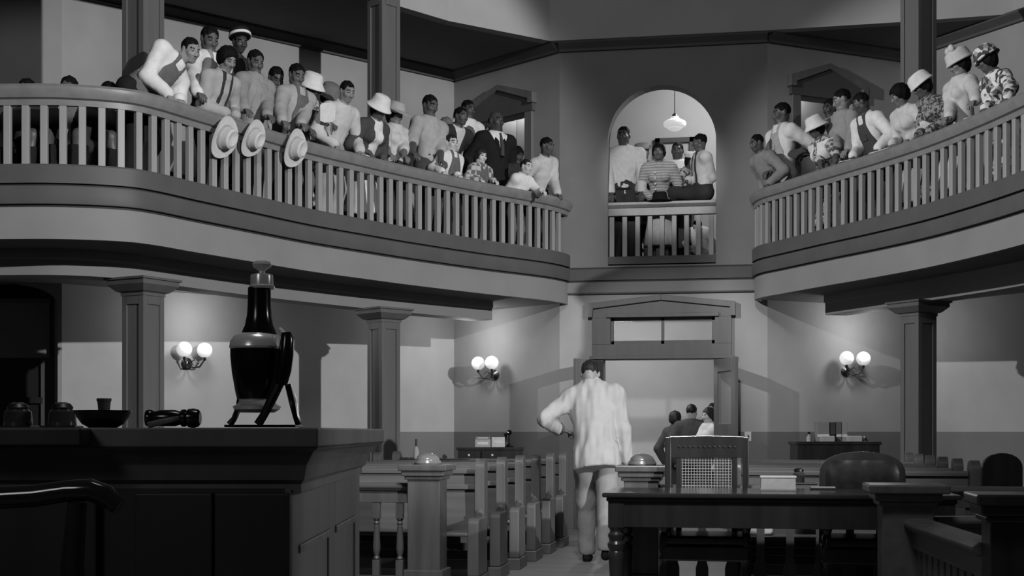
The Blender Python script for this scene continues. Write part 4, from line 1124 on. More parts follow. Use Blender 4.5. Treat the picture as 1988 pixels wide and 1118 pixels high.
# youth sitting sideways on the arch railing
sy = ya + .03
pv = aty(1366, 372, sy); hd_ = aty(1358, 276, sy + .0)
person('youth in white shirt and dark trousers sitting sideways on the arch railing', (pv.x, sy + .16, ZF), (-.93, -.37), 1.62, hd_, (28, 8), (aty(1330, 352, sy - .02), aty(1345, 350, sy + .12)), .06, OFFW, pelvis=(pv.x, sy + .02, ZR + .085), bottom=DRK,
       feet=(aty(1284, 420, sy + .2), aty(1300, 440, sy + .3)), knees=(aty(1308, 374, sy + .02), aty(1312, 376, sy + .2)), extra='braces', group=G)
# child crouching behind the arch balusters
cp = aty(1362, 470, sy + .45)
person('child in pale clothes crouching behind the balusters of the arch', (cp.x, cp.y, ZF), (-.5, -.85), 1.15, (cp.x - .05, cp.y - .12, ZF + .52), (0, 30), (None, None), .25, WHITE, pelvis=(cp.x, cp.y, ZF + .16), bottom=LIGHT, child=True,
       feet=((cp.x - .12, cp.y - .12, ZF + .05), (cp.x + .08, cp.y - .16, ZF + .05)), group=G)
# right gallery, from the door wall outwards
stander('man in shadow close to the door wall at the railing end', 'R', 1469, 278, 1.70, .32, 0, (5, 20), (None, 1490), .05, MID, group=G)
stander('broad man in white short-sleeved shirt and pale apron overalls', 'R', 1517, 220, 1.82, .40, 0, (15, 12), (1487, (1556, 306, .1)), .05, WHITE, bottom=LIGHT, sleeve='short', extra='overalls', group=G)
stander('woman in white hat and shawl over a flowered dress', 'R', 1584, 250, 1.62, .40, 0, (5, 20), (1590, 1620), .05, ('dress', FLORAL), hat=('bucket', WHITE, -5), legs='skirt', bottom=FLORAL, fem=True, sleeve='short', hair='bob', extra='shawl', group=G)
stander('dark-faced man glimpsed behind the woman in shawl', 'R', 1612, 210, 1.72, .85, 0, (0, 15), (None, None), .03, MID, rise=0.25, group=G)
stander('man with high pale forehead in grey work shirt', 'R', 1634, 194, 1.78, .40, 0, (25, 22), (1626, 1640), .12, WORK, bottom=DENIM, group=G)
stander('balding man in white shirt and dark bibbed overalls leaning over papers', 'R', 1671, 200, 1.74, .40, 0, (35, 28), (1652, 1700), .04, WHITE, bottom=CHAR, extra='overalls', hair='short', group=G)
stander('woman with full dark hair in pale short-sleeved blouse', 'R', 1745, 186, 1.66, .36, 0, (22, 30), (1728, 1760), .09, ('dress', OFFW), legs='skirt', bottom=LIGHT, fem=True, hair='big', group=G)
stander('woman in white cloche and dark flecked dress', 'R', 1790, 168, 1.66, .42, 0, (25, 30), (1780, 1800), .05, ('dress', FLORALD), hat=('cloche', WHITE, -8), legs='skirt', bottom=FLORALD, fem=True, hair='bob', group=G)
stander('woman in pale bow-topped hat and collarless light jacket', 'R', 1863, 125, 1.68, .36, 0, (20, 20), (1836, 1895), .10, ('dress', OFFW), hat=('cloche', STRAW, -6, 'bow'), legs='skirt', bottom=OFFW, fem=True, hair='bob', group=G)
stander('woman in flowered cap and boldly flowered dress at the frame edge', 'R', 1916, 118, 1.66, .40, 0, (40, 22), (1908, 1950), .05, ('dress', FLORALB), hat=('cloche', FLORALB, -8), legs='skirt', bottom=FLORALB, fem=True, hair='bob', group=G)
# dark seated people behind the balusters at the far left
for px, py, lb in ((52, 236, 'person in dark clothes seated behind the balusters nearest the frame edge'), (134, 172, 'person in dark jacket seated with head just above the handrail'), (212, 232, 'person in dark clothes seated low beside the bending man')):
    q_, n = on_curve(CL, -.62, px); hz = CAMZ + (HOR - py) / F * (-q_.x * SA + q_.y * CA); hz = max(hz, ZF + .92)
    if py < 200: hz = ZF + 1.02 if hz > ZF + 1.1 else hz
    f3 = Vector((n.x, n.y, 0)); r3 = Vector((f3.y, -f3.x, 0)); b3 = Vector((q_.x, q_.y, ZF)) - f3 * .12; pz = hz - .68
    fe = [b3 + f3 * .34 + r3 * sg * .10 + Vector((0, 0, .075)) for sg in (1, -1)]
    hs_ = [b3 + f3 * .26 + r3 * sg * .10 + Vector((0, 0, pz - ZF + .12)) for sg in (1, -1)]
    person(lb, b3, f3.xy, 1.66, (q_.x, q_.y, hz), (10, 18), hs_, .05, ('jacket', DRK) if py < 200 else DRK, pelvis=(b3.x, b3.y, pz), bottom=BLK, feet=fe, group=G)
# ---------------------------------------------------------------- fittings on the walls
def sconce(px, py, a, b, label):
    c = atline(px, py, a, b); d = Vector((b[0] - a[0], b[1] - a[1], 0)).normalized(); n = Vector((d.y, -d.x, 0))
    if n.dot(Vector((0, 0, 0)) - c) < 0: n = -n
    r = root('wall_sconce', c, label, 'wall lamp', 'twin-globe sconces')
    MB().lathe([(0.0, 0), (.07, 0), (.075, .012), (.05, .03), (.02, .05), (0, .055)], c - Vector((0, 0, .10)), 20, n).build('back_plate', BRONZE, r)
    for sg in (-1, 1):
        g = c + d * sg * .135 + n * .20 + Vector((0, 0, .06))
        m = MB(); a0 = c - Vector((0, 0, .10)) + n * .04
        m.tube([a0, a0 + n * .06 - Vector((0, 0, .05)) + d * sg * .03, a0 + n * .12 - Vector((0, 0, .04)) + d * sg * .09, g - Vector((0, 0, .11))], .011, 8)
        m.tube([a0 + n * .02, a0 + n * .08 + Vector((0, 0, .05)) + d * sg * .05, a0 + n * .1 + d * sg * .08 + Vector((0, 0, .01))], .007, 8)
        m.lathe([(0, -.13), (.014, -.125), (.02, -.11), (.012, -.10), (.03, -.085), (.045, -.075), (.045, -.065), (0, -.06)], g, 16)
        ar = m.build('arm', BRONZE, r)
        MB().lathe([(.042 * sin(t) * 2.2, -cos(t) * .092) for t in [pi * k / 16 for k in range(17)]], g, 24).build('globe', GLOBE, ar)
    lamp('sconce_light', 'POINT', c + n * .58 + Vector((0, 0, .42)), None, 17, 0.10)
    # upward wash of the pair of bulbs
sconce(362, 690, EL, KL, 'twin-globe wall sconce beside the black carafe and nearest column')
sconce(962, 714, KL, DL, 'twin-globe wall sconce above the drawer cabinet')
sconce(1641, 706, DR, KR, 'twin-globe wall sconce above the desk with upright books')
sw = atline(1452, 847, DR, (DR[0] - 1, DR[1]))
r = root('switch_plate', sw, 'small pale switch plate on the wall beside the doorway', 'switch')
MB().box((sw.x, YD - .006, sw.z), (.085, .012, .12)).build('plate', PAPER, r, .003)
MB().box((sw.x + .005, YD - .016, sw.z), (.02, .02, .035)).build('toggle', CHAR, r, .002)
# schoolhouse pendant in the arch
lc = aty(1310, 241, 18.55)
r = root('pendant_lamp', lc, 'white stepped glass pendant lamp hanging in the arch', 'lamp')
MB().lathe([(0, .105), (.055, .10), (.06, .075), (.10, .06), (.15, .03), (.158, .0), (.145, -.03), (.10, -.05), (.095, -.065), (.06, -.085), (.04, -.092), (0, -.094)], lc, 28).build('glass_shade', GLOBE, r)
MB().lathe([(.035, .10), (.04, .105), (.035, .13), (.012, .15), (0, .15)], lc, 16).build('fitter', BRONZE, r)
m = MB(); m.tube([(lc.x, lc.y, lc.z + .14), (lc.x, lc.y, 6.5)], .007, 8); m.build('chain_rod', BRONZE, r)

# ---------------------------------------------------------------- hats, fans and papers on the railings
def hat_at(label, px, py, nrm_px, s, tiltz=0):
    q_, n = on_curve(CLX, .10, px); D = -q_.x * SA + q_.y * CA
    c = atD(px, py, D); up_ = (Vector((n.x, n.y, 0)) * .92 + Vector((-CA * 0 - SA, 0, 0)) * 0 - Vector((0, 0, tiltz))).normalized()
    fw = Vector((0, 0, 1)) * .9 + Vector((-n.y, n.x, 0)) * .25
    r = root('straw_hat', c, label, 'hat', 'hats hanging over the gallery railing')
    h = hatmesh('fedora', 'hat_body', STRAW, r, (0, 0, 0), axes(fw, up_), s)
    b = MB(); R_ = Matrix(axes(fw, up_).tolist()).transposed()
    b.lathe([(.117, .010), (.119, .014), (.112, .040), (.106, .040)], (0, 0, 0), 24); b.v = [tuple(R_ @ Vector((p[0] * .88 * s, p[1] * 1.12 * s, p[2] * s))) for p in b.v]
    o_ = b.build('hat_band', LIGHT, None); o_.parent = r
hat_at('tall straw hat hanging over the railing, first of the three from the window wall', 434, 266, 0, .92, .25)
hat_at('straw hat with creased crown hanging over the railing, middle of the three', 490, 268, 0, .84, .30)
hat_at('straw hat with turned-up brim hanging over the railing, last of the three', 571, 287, 0, .90, .20)
q_, n = on_curve(CLX, -.04, 637); D = -q_.x * SA + q_.y * CA
c = atD(637, 219, D); r = root('paper_fan', c, 'white paddle-shaped paper fan held up by the woman in flowered dress', 'fan')
m = MB(); pts = [(-.085, -.085), (-.04, -.105), (.04, -.10), (.075, -.075), (.08, .07), (.05, .10), (-.05, .105), (-.085, .085)]
m.plate(pts, c, (CA, SA, 0), (0, 0, 1), (SA, -CA, 0), .006); m.build('paper_blade', WHITE, r, .003)
m = MB(); m.box((c.x + .035 * CA, c.y + .035 * SA, c.z - .15), (.02, .008, .16), YAW); m.build('handle', TRIMW, r)
q_, n = on_curve(ARCHC, -.02, 1281)
c = aty(1281, 382, YD - .0); r = root('black_hat', (c.x, YD + .03, ZR - .0), 'flat black felt hat lying on the arch railing', 'hat')
hatmesh('fedora', 'hat_body', FELT, r, (0, 0, .0), axes((1, 0, 0), (0, -.25, 1)), .82)
def paper(label, px, py, w, h, rz, nm='paper_sheet', m_=PAPER):
    q_, n = on_curve(CRX, -.03, px); c = Vector((q_.x, q_.y, ZR + .008)); a = atan2(n.y, n.x) + pi / 2
    r = root(nm, c, label, 'paper', 'papers on the right gallery rail')
    m = MB(); m.box((c.x, c.y, c.z), (w, h, .006), a + rz); m.build('sheet', m_, r, .001)
    m = MB(); m.box((c.x + .01, c.y + .01, c.z + .007), (w * .93, h * .9, .004), a + rz + .12); m.build('upper_sheet', m_, r, .001)
paper('crumpled white paper on the rail under the balding man', 1648, 296, .18, .14, .2)
paper('long white sheet lying along the rail between the balding man and full-haired woman', 1712, 296, .34, .10, 0)
paper('long white sheet lying along the rail below the pale jacket', 1892, 225, .30, .08, 0)
q_, n = on_curve(CRX, -.12, 1556); D = -q_.x * SA + q_.y * CA - .03
c = atD(1551, 297, D); r = root('folded_cap', c, 'crumpled grey cloth cap held by the broad man in apron overalls', 'cap')
m = MB(); m.lathe([(0, -.05), (.07, -.05), (.105, -.02), (.11, .01), (.08, .04), (0, .055)], (0, 0, 0), 20); m.v = [(c.x + p[0] * 1.1 + .02 * sin(p[1] * 40), c.y + p[1] * .6, c.z + p[2] + p[0] * .25 + .012 * sin(p[0] * 55)) for p in m.v]
m.build('cap_body', CHAR, r); m = MB(); m.box((c.x + .1, c.y - .02, c.z - .03), (.10, .07, .012), .3); m.build('peak', CHAR, r, .003)

# ---------------------------------------------------------------- pews
def pew(label, x0, x1, y, group, aisle_left):
    r = root('pew', ((x0 + x1) / 2, y, 0), label, 'pew', group)
    for x, nm in ((x0, 'end_panel'), (x1, 'end_panel')):
        m = MB(); hw = .045
        prof = [(-.30, 0), (.14, 0), (.14, .12)]
        # block below with a small step, tall rounded stile behind
        m.bb(x - hw - .012, x + hw + .012, y - .31, y + .10, 0, .10)
        ep = m.build(nm, PEWW, r, .008)
        m = MB(); pts = [(-.29, .10), (.08, .10), (.08, .55), (-.26, .55), (-.29, .52)]
        m.plate(pts, (x - hw, y, 0), (0, 1, 0), (0, 0, 1), (1, 0, 0), hw * 2); m.build('arm_block', PEWW, ep, .012)
        m = MB(); pts = [(-.02, .55), (.13, .55), (.13, .93)] + [(.055 + .075 * cos(t), .93 + .075 * sin(t)) for t in [pi * k / 10 for k in range(11)]] + [(-.02, .93)]
        pts = [(-.02, .50), (.13, .50)] + [(.055 + .075 * cos(pi * k / 12), .925 + .08 * sin(pi * k / 12)) for k in range(13)]
        m.plate(pts, (x - hw * .85, y, 0), (0, 1, 0), (0, 0, 1), (1, 0, 0), hw * 1.7); m.build('stile', PEWW, ep, .008)
        m = MB(); m.tube([(x, y - .04, .56), (x, y - .0, .585), (x, y + .03, .60)], [.03, .034, .03], 10); m.build('scroll', PEWW, ep)
    m = MB(); m.plate([(.06, .40), (.085, .40), (.105, .90), (.08, .90)], (x0 + .04, y, 0), (0, 1, 0), (0, 0, 1), (1, 0, 0), x1 - x0 - .08); m.build('back_panel', PEWX, r)
    m = MB(); m.plate([(.055, .885), (.13, .885), (.13, .905), (.12, .925), (.065, .925), (.055, .91)], (x0 + .04, y, 0), (0, 1, 0), (0, 0, 1), (1, 0, 0), x1 - x0 - .08); m.build('top_rail', PEWX, r, .004)
    m = MB(); m.bb(x0 + .04, x1 - .04, y + .045, y + .075, .76, .80); m.build('moulding', PEWX, r, .004)
    m = MB(); m.bb(x0 + .04, x1 - .04, y - .30, y + .10, .41, .44); m.build('seat', PEWX, r, .010)
    m = MB(); m.bb(x0 + .04, x1 - .04, y + .06, y + .08, .12, .20); m.build('stretcher', PEWX, r)
ORD = ['first', 'second', 'third', 'fourth', 'fifth', 'sixth']
PY0, PSP = 10.42, .78
for i in range(6):
    y = PY0 + PSP * i
    pew(ORD[i] + ' wooden pew from the court rail in the block left of the aisle', -3.72, -2.02 + .03 * i, y, 'pews in the left block', True)
    pew(ORD[i] + ' wooden pew from the court rail in the block right of the aisle', -.02, 1.74, y, 'pews in the right block', False)

# ---------------------------------------------------------------- court rail with newel posts
YB = 9.75
def newel(x, y, w, h, label, dome=True, mm=PEWW, capw=None, grp=None):
    r = root('newel_post', (x, y, 0), label, 'post', grp)
    MB().box((x, y, .10), (w + .05, w + .05, .20)).build('base', mm, r, .006)
    MB().box((x, y, h / 2), (w, w, h - .02)).build('shaft', mm, r, .006)
    cw = capw or w + .12
    m = MB(); m.box((x, y, h - .075), (w + .04, w + .04, .03)); m.box((x, y, h - .04), (w + .08, w + .08, .045)); m.build('neck_moulding', mm, r, .010)
    MB().box((x, y, h), (cw, cw, .045)).build('cap', mm, r, .008)
    if dome: MB().lathe([(.0, .0), (.10, .0), (.105, .012), (.098, .03)] + [(.092 * cos(t), .03 + .055 * sin(t)) for t in [pi / 2 * k / 8 for k in range(9)]], (x, y, h + .022), 28).build('dome', mat('polished_wood', .16, .22, .2, 9, spec=.6), r)
    return r
XN1, XN2 = -2.29, -.69
newel(XN1, YB, .245, .955, 'square newel post with polished dome at the aisle, before the empty pew ends', grp='domed newel posts of the court rail')
newel(XN2, YB, .245, .955, 'square newel post with polished dome beside the cane-backed chair', grp='domed newel posts of the court rail')
def bar(a, b, label, turned=True, step=.155, zt=.82, mm=PEWW, rail_d=.0):
    a, b = Vector(a), Vector(b); d = (b - a); L = d.length; d.normalize(); mid = (a + b) / 2
    r = root('court_rail', (mid.x, mid.y, 0), label, 'railing', 'low court rails')
    path = [tuple(a), tuple(b)]
    MB().sweep(path, [(-.05, zt - .04), (.05, zt - .04), (.075, zt - .015), (.075, zt), (.05, zt + .018), (-.05, zt + .018), (-.075, zt), (-.075, zt - .015)]).build('top_rail', PEWX if abs(d.x) > .5 else mm, r, .004)
    MB().sweep(path, [(-.032, zt - .13), (.032, zt - .13), (.032, zt - .04), (-.032, zt - .04)]).build('sub_rail', mm, r, .003)
    MB().sweep(path, [(-.04, .06), (.04, .06), (.04, .14), (-.04, .14)]).build('bottom_rail', mm, r, .003)
    n = int(L / step); first = None
    for i in range(n):
        t = (i + .5) * L / n; p = a + d * t; h = zt - .13 - .14
        if first is None:
            m = MB()
            if turned:
                m.box((0, 0, h - .06), (.055, .055, .12)); m.box((0, 0, .06), (.055, .055, .12))
                m.lathe([(.020, .12), (.026, .13), (.018, .15), (.027, .18), (.030, .21), (.026, .28), (.020, .38), (.016, h - .17), (.024, h - .155), (.016, h - .14), (.026, h - .125), (.02, h - .12)], (0, 0, 0), 14)
            else: m.plate([(-.045, 0), (.045, 0), (.045, .10), (.028, .16), (.028, h - .16), (.045, h - .10), (.045, h), (-.045, h), (-.045, h - .10), (-.028, h - .16), (-.028, .16), (-.045, .10)], (0, -.012, 0), (1, 0, 0), (0, 0, 1), (0, 1, 0), .024)
            first = m.build('baluster', mm, None, .002); first.parent = r
            first.location = (p.x - mid.x, p.y - mid.y, .14); first.rotation_euler = (0, 0, atan2(d.y, d.x))
        else: copy_part(first, r, (p.x - mid.x, p.y - mid.y, .14), atan2(d.y, d.x))
    return r
bar((-2.95, YB), (XN1 - .12, YB), 'short turned-spindle court rail between the judge bench and newel post')
bar((-2.95, YB - .06), (-2.62, 7.7), 'spindle court rail running forward beside the judge bench')
bar((XN2 + .12, YB), (4.2, YB), 'long court rail with flat balusters behind the table and armchairs', turned=False, step=.20)

# ---------------------------------------------------------------- table, chairs and what lies on the table
TZ = .83; tx0, ty0 = -.83, 8.56; tx1, ty1 = 1.32, 9.36
r = root('counsel_table', ((tx0 + tx1) / 2, (ty0 + ty1) / 2, 0), 'long dark wooden table with turned legs beside the walking man', 'table')
MB().bb(tx0 - .03, tx1 + .03, ty0 - .03, ty1 + .03, TZ - .03, TZ).build('tabletop', DARKX, r, .010, 3)
MB().bb(tx0 - .005, tx1 + .005, ty0 - .005, ty1 + .005, TZ - .055, TZ - .03).build('moulding', DARKW, r, .006)
for nm, q4 in (('apron', (tx0 + .03, tx1 - .03, ty0 + .012, ty0 + .04)), ('apron', (tx0 + .03, tx1 - .03, ty1 - .04, ty1 - .012)), ('apron', (tx0 + .012, tx0 + .04, ty0 + .03, ty1 - .03)), ('apron', (tx1 - .04, tx1 - .012, ty0 + .03, ty1 - .03))):
    MB().bb(*q4, TZ - .22, TZ - .055).build(nm, DARKW, r, .003)
for x in (tx0 + .055, tx1 - .055):
    for y in (ty0 + .055, ty1 - .055):
        m = MB(); m.box((x, y, TZ - .14), (.10, .10, .17))
        m.lathe([(.0, 0), (.028, 0), (.036, .03), (.030, .05), (.040, .07), (.032, .10), (.038, .16), (.050, .40), (.052, .44), (.044, .455), (.055, .475), (.058, .50), (.045, .52), (.052, .54), (.055, .56), (.040, .58), (.05, .605), (.045, .612)], (x, y, 0), 20)
        m.build('leg', DARKW, r, .003)
CANE = mat('cane_mesh', .34, .6, .3, 70, bump=.3, alpha=.55)
def chair(label, cx, yb, w, zt, kind):
    """armchair facing the bench: back at yb, seat towards the camera"""
    r = root('armchair', (cx, yb - .25, 0), label, 'chair', None)
    hw = w / 2; sz = .52; yf = yb - .52
    for sg in (-1, 1):
        x = cx + sg * hw * 1.08
        m = MB(); m.lathe([(.0, 0), (.020, 0), (.028, .03), (.02, .06), (.03, .10), (.034, .30), (.026, .34), (.036, .37), (.026, .40), (.036, .44), (.032, .52), (.024, .55), (.034, .58), (.022, .61), (.030, .64), (.026, .70)], (x, yf + .03, 0), 16); m.build('front_leg', DARKW, r)
        m = MB(); m.plate([(-.025, 0), (.03, 0), (.045, .5), (.055, zt - .02), (.01, zt), (-.005, .5)], (x * 1 - .022 + (0 if kind == 'cane' else 0), yb, 0), (0, 1, 0), (0, 0, 1), (1, 0, 0), .044) if kind != 'leather' else m.plate([(-.025, 0), (.03, 0), (.04, .6), (-.01, .6)], (x - .022, yb, 0), (0, 1, 0), (0, 0, 1), (1, 0, 0), .044)
        m.build('rear_leg', DARKW, r, .006)
        m = MB(); m.tube([(x, yb + .0, .74), (x, yb - .2, .75), (x, yf + .05, .73), (x, yf - .02, .715), (x, yf - .035, .695)], [.022, .024, .03, .03, .02], 10); m.build('armrest', DARKW, r)
    MB().bb(cx - hw * 1.15, cx + hw * 1.15, yf - .01, yb + .02, sz - .16, sz - .06).build('seat_rail', DARKW, r, .01)
    m = MB(); m.bb(cx - hw * 1.12, cx + hw * 1.12, yf - .0, yb, sz - .06, sz + .005); m.build('seat_cushion', LEATHER, r, .025, 4)
    MB().bb(cx - hw, cx + hw, yf + .04, yf + .07, .16, .20).build('stretcher', DARKW, r, .006)
    if kind == 'cane':
        m = MB(); m.plate([(-hw * 1.12, zt - .06), (-hw * 1.05, zt + .005), (0, zt + .012), (hw * 1.05, zt + .005), (hw * 1.12, zt - .06), (hw * 1.1, zt - .145), (-hw * 1.1, zt - .145)], (cx, yb + .01, 0), (1, 0, 0), (0, 0, 1), (0, 1, 0), .035); cr_ = m.build('crest_rail', DARKW, r, .006)
        for i in range(12):
            m = MB(); m.lathe([(.0, 0), (.009, 0), (.006, .006), (0, .007)], (cx + (i - 5.5) * .035, yb + .01, zt - .07), 10, (0, -1, 0)); m.build('nail_head', BRONZE, cr_)
        for sg in (-1, 1): MB().bb(cx + sg * hw * .78 - .02, cx + sg * hw * .78 + .02, yb + .015, yb + .04, sz, zt - .14).build('inner_stile', DARKW, r, .004)
        MB().bb(cx - hw, cx + hw, yb + .015, yb + .04, sz + .08, sz + .13).build('lower_rail', DARKW, r, .004)
        # woven cane: crossing strands
        m = MB(); x0_, x1_, z0_, z1_ = cx - hw * .75, cx + hw * .75, sz + .12, zt - .14
        st = .020
        for i in range(int((x1_ - x0_) / st) + 1): m.box((x0_ + i * st, yb + .028, (z0_ + z1_) / 2), (.0035, .003, z1_ - z0_))
        for i in range(int((z1_ - z0_) / st) + 1): m.box(((x0_ + x1_) / 2, yb + .027, z0_ + i * st), (x1_ - x0_, .003, .0035))
        tag(m.build('cane_weave', mat('cane_strand', .30, .5, .1, 20), r), kind='stuff')
    else:
        def outline(s_, z0): return [(-hw * s_, z0)] + [(-hw * s_ + 0, zt - .16)] + [(hw * s_ * -cos(t) * 1.0, zt - .16 * s_ - (1 - s_) * .1 + (.16 * s_ - .0) * sin(t) ** .6) for t in [pi * k / 18 for k in range(1, 18)]] + [(hw * s_, zt - .16), (hw * s_, z0)]
        m = MB(); m.plate(outline(1.15, sz + .06), (cx, yb + .02, 0), (1, 0, 0), (0, 0, 1), (0, 1, 0), .06); m.build('back_frame', DARKW, r, .015, 3)
        # padded tufted back
        nx, nz = 30, 22; vs = []; fs = []; z0_, z1_ = sz + .08, zt - .045
        for j in range(nz + 1):
            for i in range(nx + 1):
                u, v = i / nx * 2 - 1, j / nz
                wx = hw * .98 * (1 if v < .75 else sqrt(max(0.05, 1 - ((v - .75) / .33) ** 2)) ** .5)
                tuft = .005 * abs(sin(u * 5.5) * sin(v * 7.0)) + .02 * (1 - u ** 4) * (1 - (2 * v - 1) ** 4)
                vs.append((cx + u * wx, yb + .018 - tuft, z0_ + v * (z1_ - z0_)))
        for j in range(nz):
            for i in range(nx): k_ = j * (nx + 1) + i; fs.append((k_, k_ + 1, k_ + nx + 2, k_ + nx + 1))
        m = MB(); m.add(vs, fs, True); m.build('padded_back', LEATHER, r)
    return r
cc = aty(1372, 900, 9.52); chair('dark armchair with cane-woven back behind the table', cc.x, 9.50, .50, CAMZ - 10 * 9.5 / F, 'cane')
cc = aty(1675, 900, 9.45); chair('black leather armchair with rounded tufted back behind the table', cc.x, 9.45, .50, CAMZ - 42 * 9.4 / F, 'leather')
# block of paper, ink pot and blotters on the table
def at_table(px, py): return atz(px, py, TZ)
p = at_table(1511, 953)
r = root('law_book', (p.x, p.y, TZ), 'thick pale grey book lying flat on the table', 'book')
MB().box((p.x, p.y + .07, TZ + .006), (.235, .16, .012)).build('lower_cover', MID, r, .002)
MB().box((p.x, p.y + .07, TZ + .048), (.225, .15, .075)).build('page_block', LIGHT, r, .002)
MB().box((p.x, p.y + .07, TZ + .092), (.235, .16, .012)).build('upper_cover', OFFW, r, .003)
p = at_table(1552, 942)
r = root('ink_pot', (p.x, p.y + .1, TZ), 'small glass ink pot on a tray behind the thick grey book', 'ink pot')
MB().box((p.x + .03, p.y + .1, TZ + .008), (.20, .11, .016)).build('tray', DARKW, r, .004)
MB().lathe([(0, .016), (.04, .016), (.042, .03), (.042, .085), (.03, .098), (0, .098)], (p.x, p.y + .1, TZ), 20).build('jar', mat('ink_glass', .05, .1, .2, 6, spec=.6), r)
MB().lathe([(0, .098), (.036, .098), (.036, .115), (.02, .122), (0, .122)], (p.x, p.y + .1, TZ), 20).build('lid', BRONZE, r)
p = at_table(1598, 951)
r = root('blotter', (p.x, p.y + .03, TZ), 'flat dark blotter with pale top lying near the table edge', 'blotter')
MB().box((p.x, p.y + .04, TZ + .008), (.17, .09, .015)).build('pad', DARKW, r, .003); MB().box((p.x, p.y + .04, TZ + .018), (.16, .08, .004)).build('paper_top', LIGHT, r)
p = atz(1480, 1050, .44)
r = root('white_bundle', (p.x, PY0 - .1, .44), 'white bundle lying on the pew seat seen under the table', 'bundle')
F_ = Field((-.14, -.12, 0), (.14, .12, .13), .012); F_.box((0, 0, .05), np.eye(3), (.09, .07, .05), .03); F_.ell((-.02, 0, .07), np.eye(3), (.06, .06, .05), .03); F_.folds(.004, 60, 4, 1)
meshobj('cloth_bundle', [F_.mesh()], [WHITE], r)

# ---------------------------------------------------------------- jury rail at the lower right
JW = mat('jury_rail_wood', .085, .4, .25, 10, 'noise', bump=.03); JX = JW
p1 = atD(1757, 900, 7.0); p2 = atD(1965, 900, 5.3)
newel(p1.x, p1.y, .255, .925, 'square newel post without dome at the corner of the jury rail', dome=False, mm=JW, capw=.40)
newel(p2.x, p2.y, .20, .955, 'dark square post of the jury rail nearest the frame corner', dome=False, mm=DARKW, capw=.32)
bar(p1.xy + Vector((.05, -.13)), p2.xy + Vector((-.06, .1)), 'jury rail sloping between the plain newel post and the dark corner post', turned=False, step=.13, zt=.755, mm=JW)
bar(p1.xy + Vector((.14, .02)), p1.xy + Vector((1.6, .35)), 'jury rail with ribbed top running behind the dark corner post', turned=False, step=.16, zt=.76, mm=JW)

# ---------------------------------------------------------------- furniture along the far walls
def cabinet(label, px0, px1, py, D, depth, kind):
    a = atD(px0, py, D); b = atD(px1, py, D); w = (b - a).length; c = (a + b) / 2; ux = (b - a).normalized(); rz = atan2(ux.y, ux.x); n = Vector((ux.y, -ux.x, 0)); z = a.z
    r = root('cabinet', (c.x, c.y, 0), label, 'cabinet')
    cb = c - n * depth / 2
    MB().box((cb.x, cb.y, (z - .03) / 2 + .03), (w - .04, depth - .03, z - .09), rz).build('body', DARKW, r, .004)
    MB().box((cb.x, cb.y, z - .02), (w, depth, .04), rz).build('top', DARKW, r, .008)
    MB().box((cb.x, cb.y, .03), (w - .06, depth - .05, .06), rz).build('plinth', DARKW, r)
    if kind == 'drawers':
        for i in range(2):
            for j in range(5):
                u = -w / 2 + .16 + i * .30; zz = z - .10 - j * .115
                q_ = c + ux * (u) + n * .002
                d_ = MB().box((q_.x, q_.y, zz), (.27, .02, .10), rz).build('drawer', DARKW, r, .003)
                MB().lathe([(0, 0), (.010, 0), (.016, .012), (.012, .02), (0, .022)], (q_.x + n.x * .01, q_.y + n.y * .01, zz), 10, n).build('knob', PAPER, d_)
    else:
        for i in range(2):
            q_ = c + ux * ((i - .5) * w * .48) + n * .0
            MB().box((q_.x, q_.y, z * .45), (w * .44, .02, z * .7), rz).build('door', DARKW, r, .004)
    return c, ux, n, z, r
c, ux, n, z, r0 = cabinet('dark cabinet with two columns of white-knobbed drawers under a sconce', 886, 1018, 868, 17.2, .42, 'drawers')
rz = atan2(ux.y, ux.x)
p = c - n * .2 - ux * .03
for i, (nm, lb, w, h, dx, z0, g_) in enumerate((('box_file', 'pale long box file lying on the drawer cabinet', .20, .10, -.07, 0, LIGHT), ('ledger', 'white ledger standing beside the box file on the drawer cabinet', .17, .13, .13, 0, OFFW), ('flat_book', 'grey flat book resting on the pale box file', .19, .035, -.07, .10, MID))):
    q_ = p + ux * dx; r = root(nm, (q_.x, q_.y, z + z0), lb, 'book' if i else 'box')
    MB().box((q_.x, q_.y, z + z0 + h / 2), (w, .2, h), rz).build('cover', g_, r, .004); MB().box((q_.x + n.x * .095, q_.y + n.y * .095, z + z0 + h * .5), (w * .7, .02, h * .35), rz).build('label_strip', PAPER, r)
q_ = p + ux * .27; r = root('candlestick_telephone', (q_.x, q_.y, z), 'black candlestick telephone at the end of the drawer cabinet', 'telephone')
MB().lathe([(0, 0), (.055, 0), (.06, .012), (.035, .03), (.014, .045), (.012, .16), (.02, .17), (.0, .18)], (q_.x, q_.y, z), 20).build('stand', BLACK, r)
MB().lathe([(0, 0), (.02, 0), (.018, .03), (.034, .06), (.036, .065), (0, .05)], (q_.x, q_.y, z + .175), 16, n + Vector((0, 0, .2))).build('mouthpiece', BLACK, r)
MB().lathe([(0, 0), (.016, 0), (.018, .08), (.028, .11), (0, .115)], (q_.x - ux.x * .03, q_.y - ux.y * .03, z + .07), 14, Vector((-.2, 0, 1))).build('receiver', BLACK, r)
c, ux, n, z, r0 = cabinet('dark wide desk cabinet with rounded top under the right sconce', 1545, 1712, 857, 16.2, .45, 'doors')
rz = atan2(ux.y, ux.x)
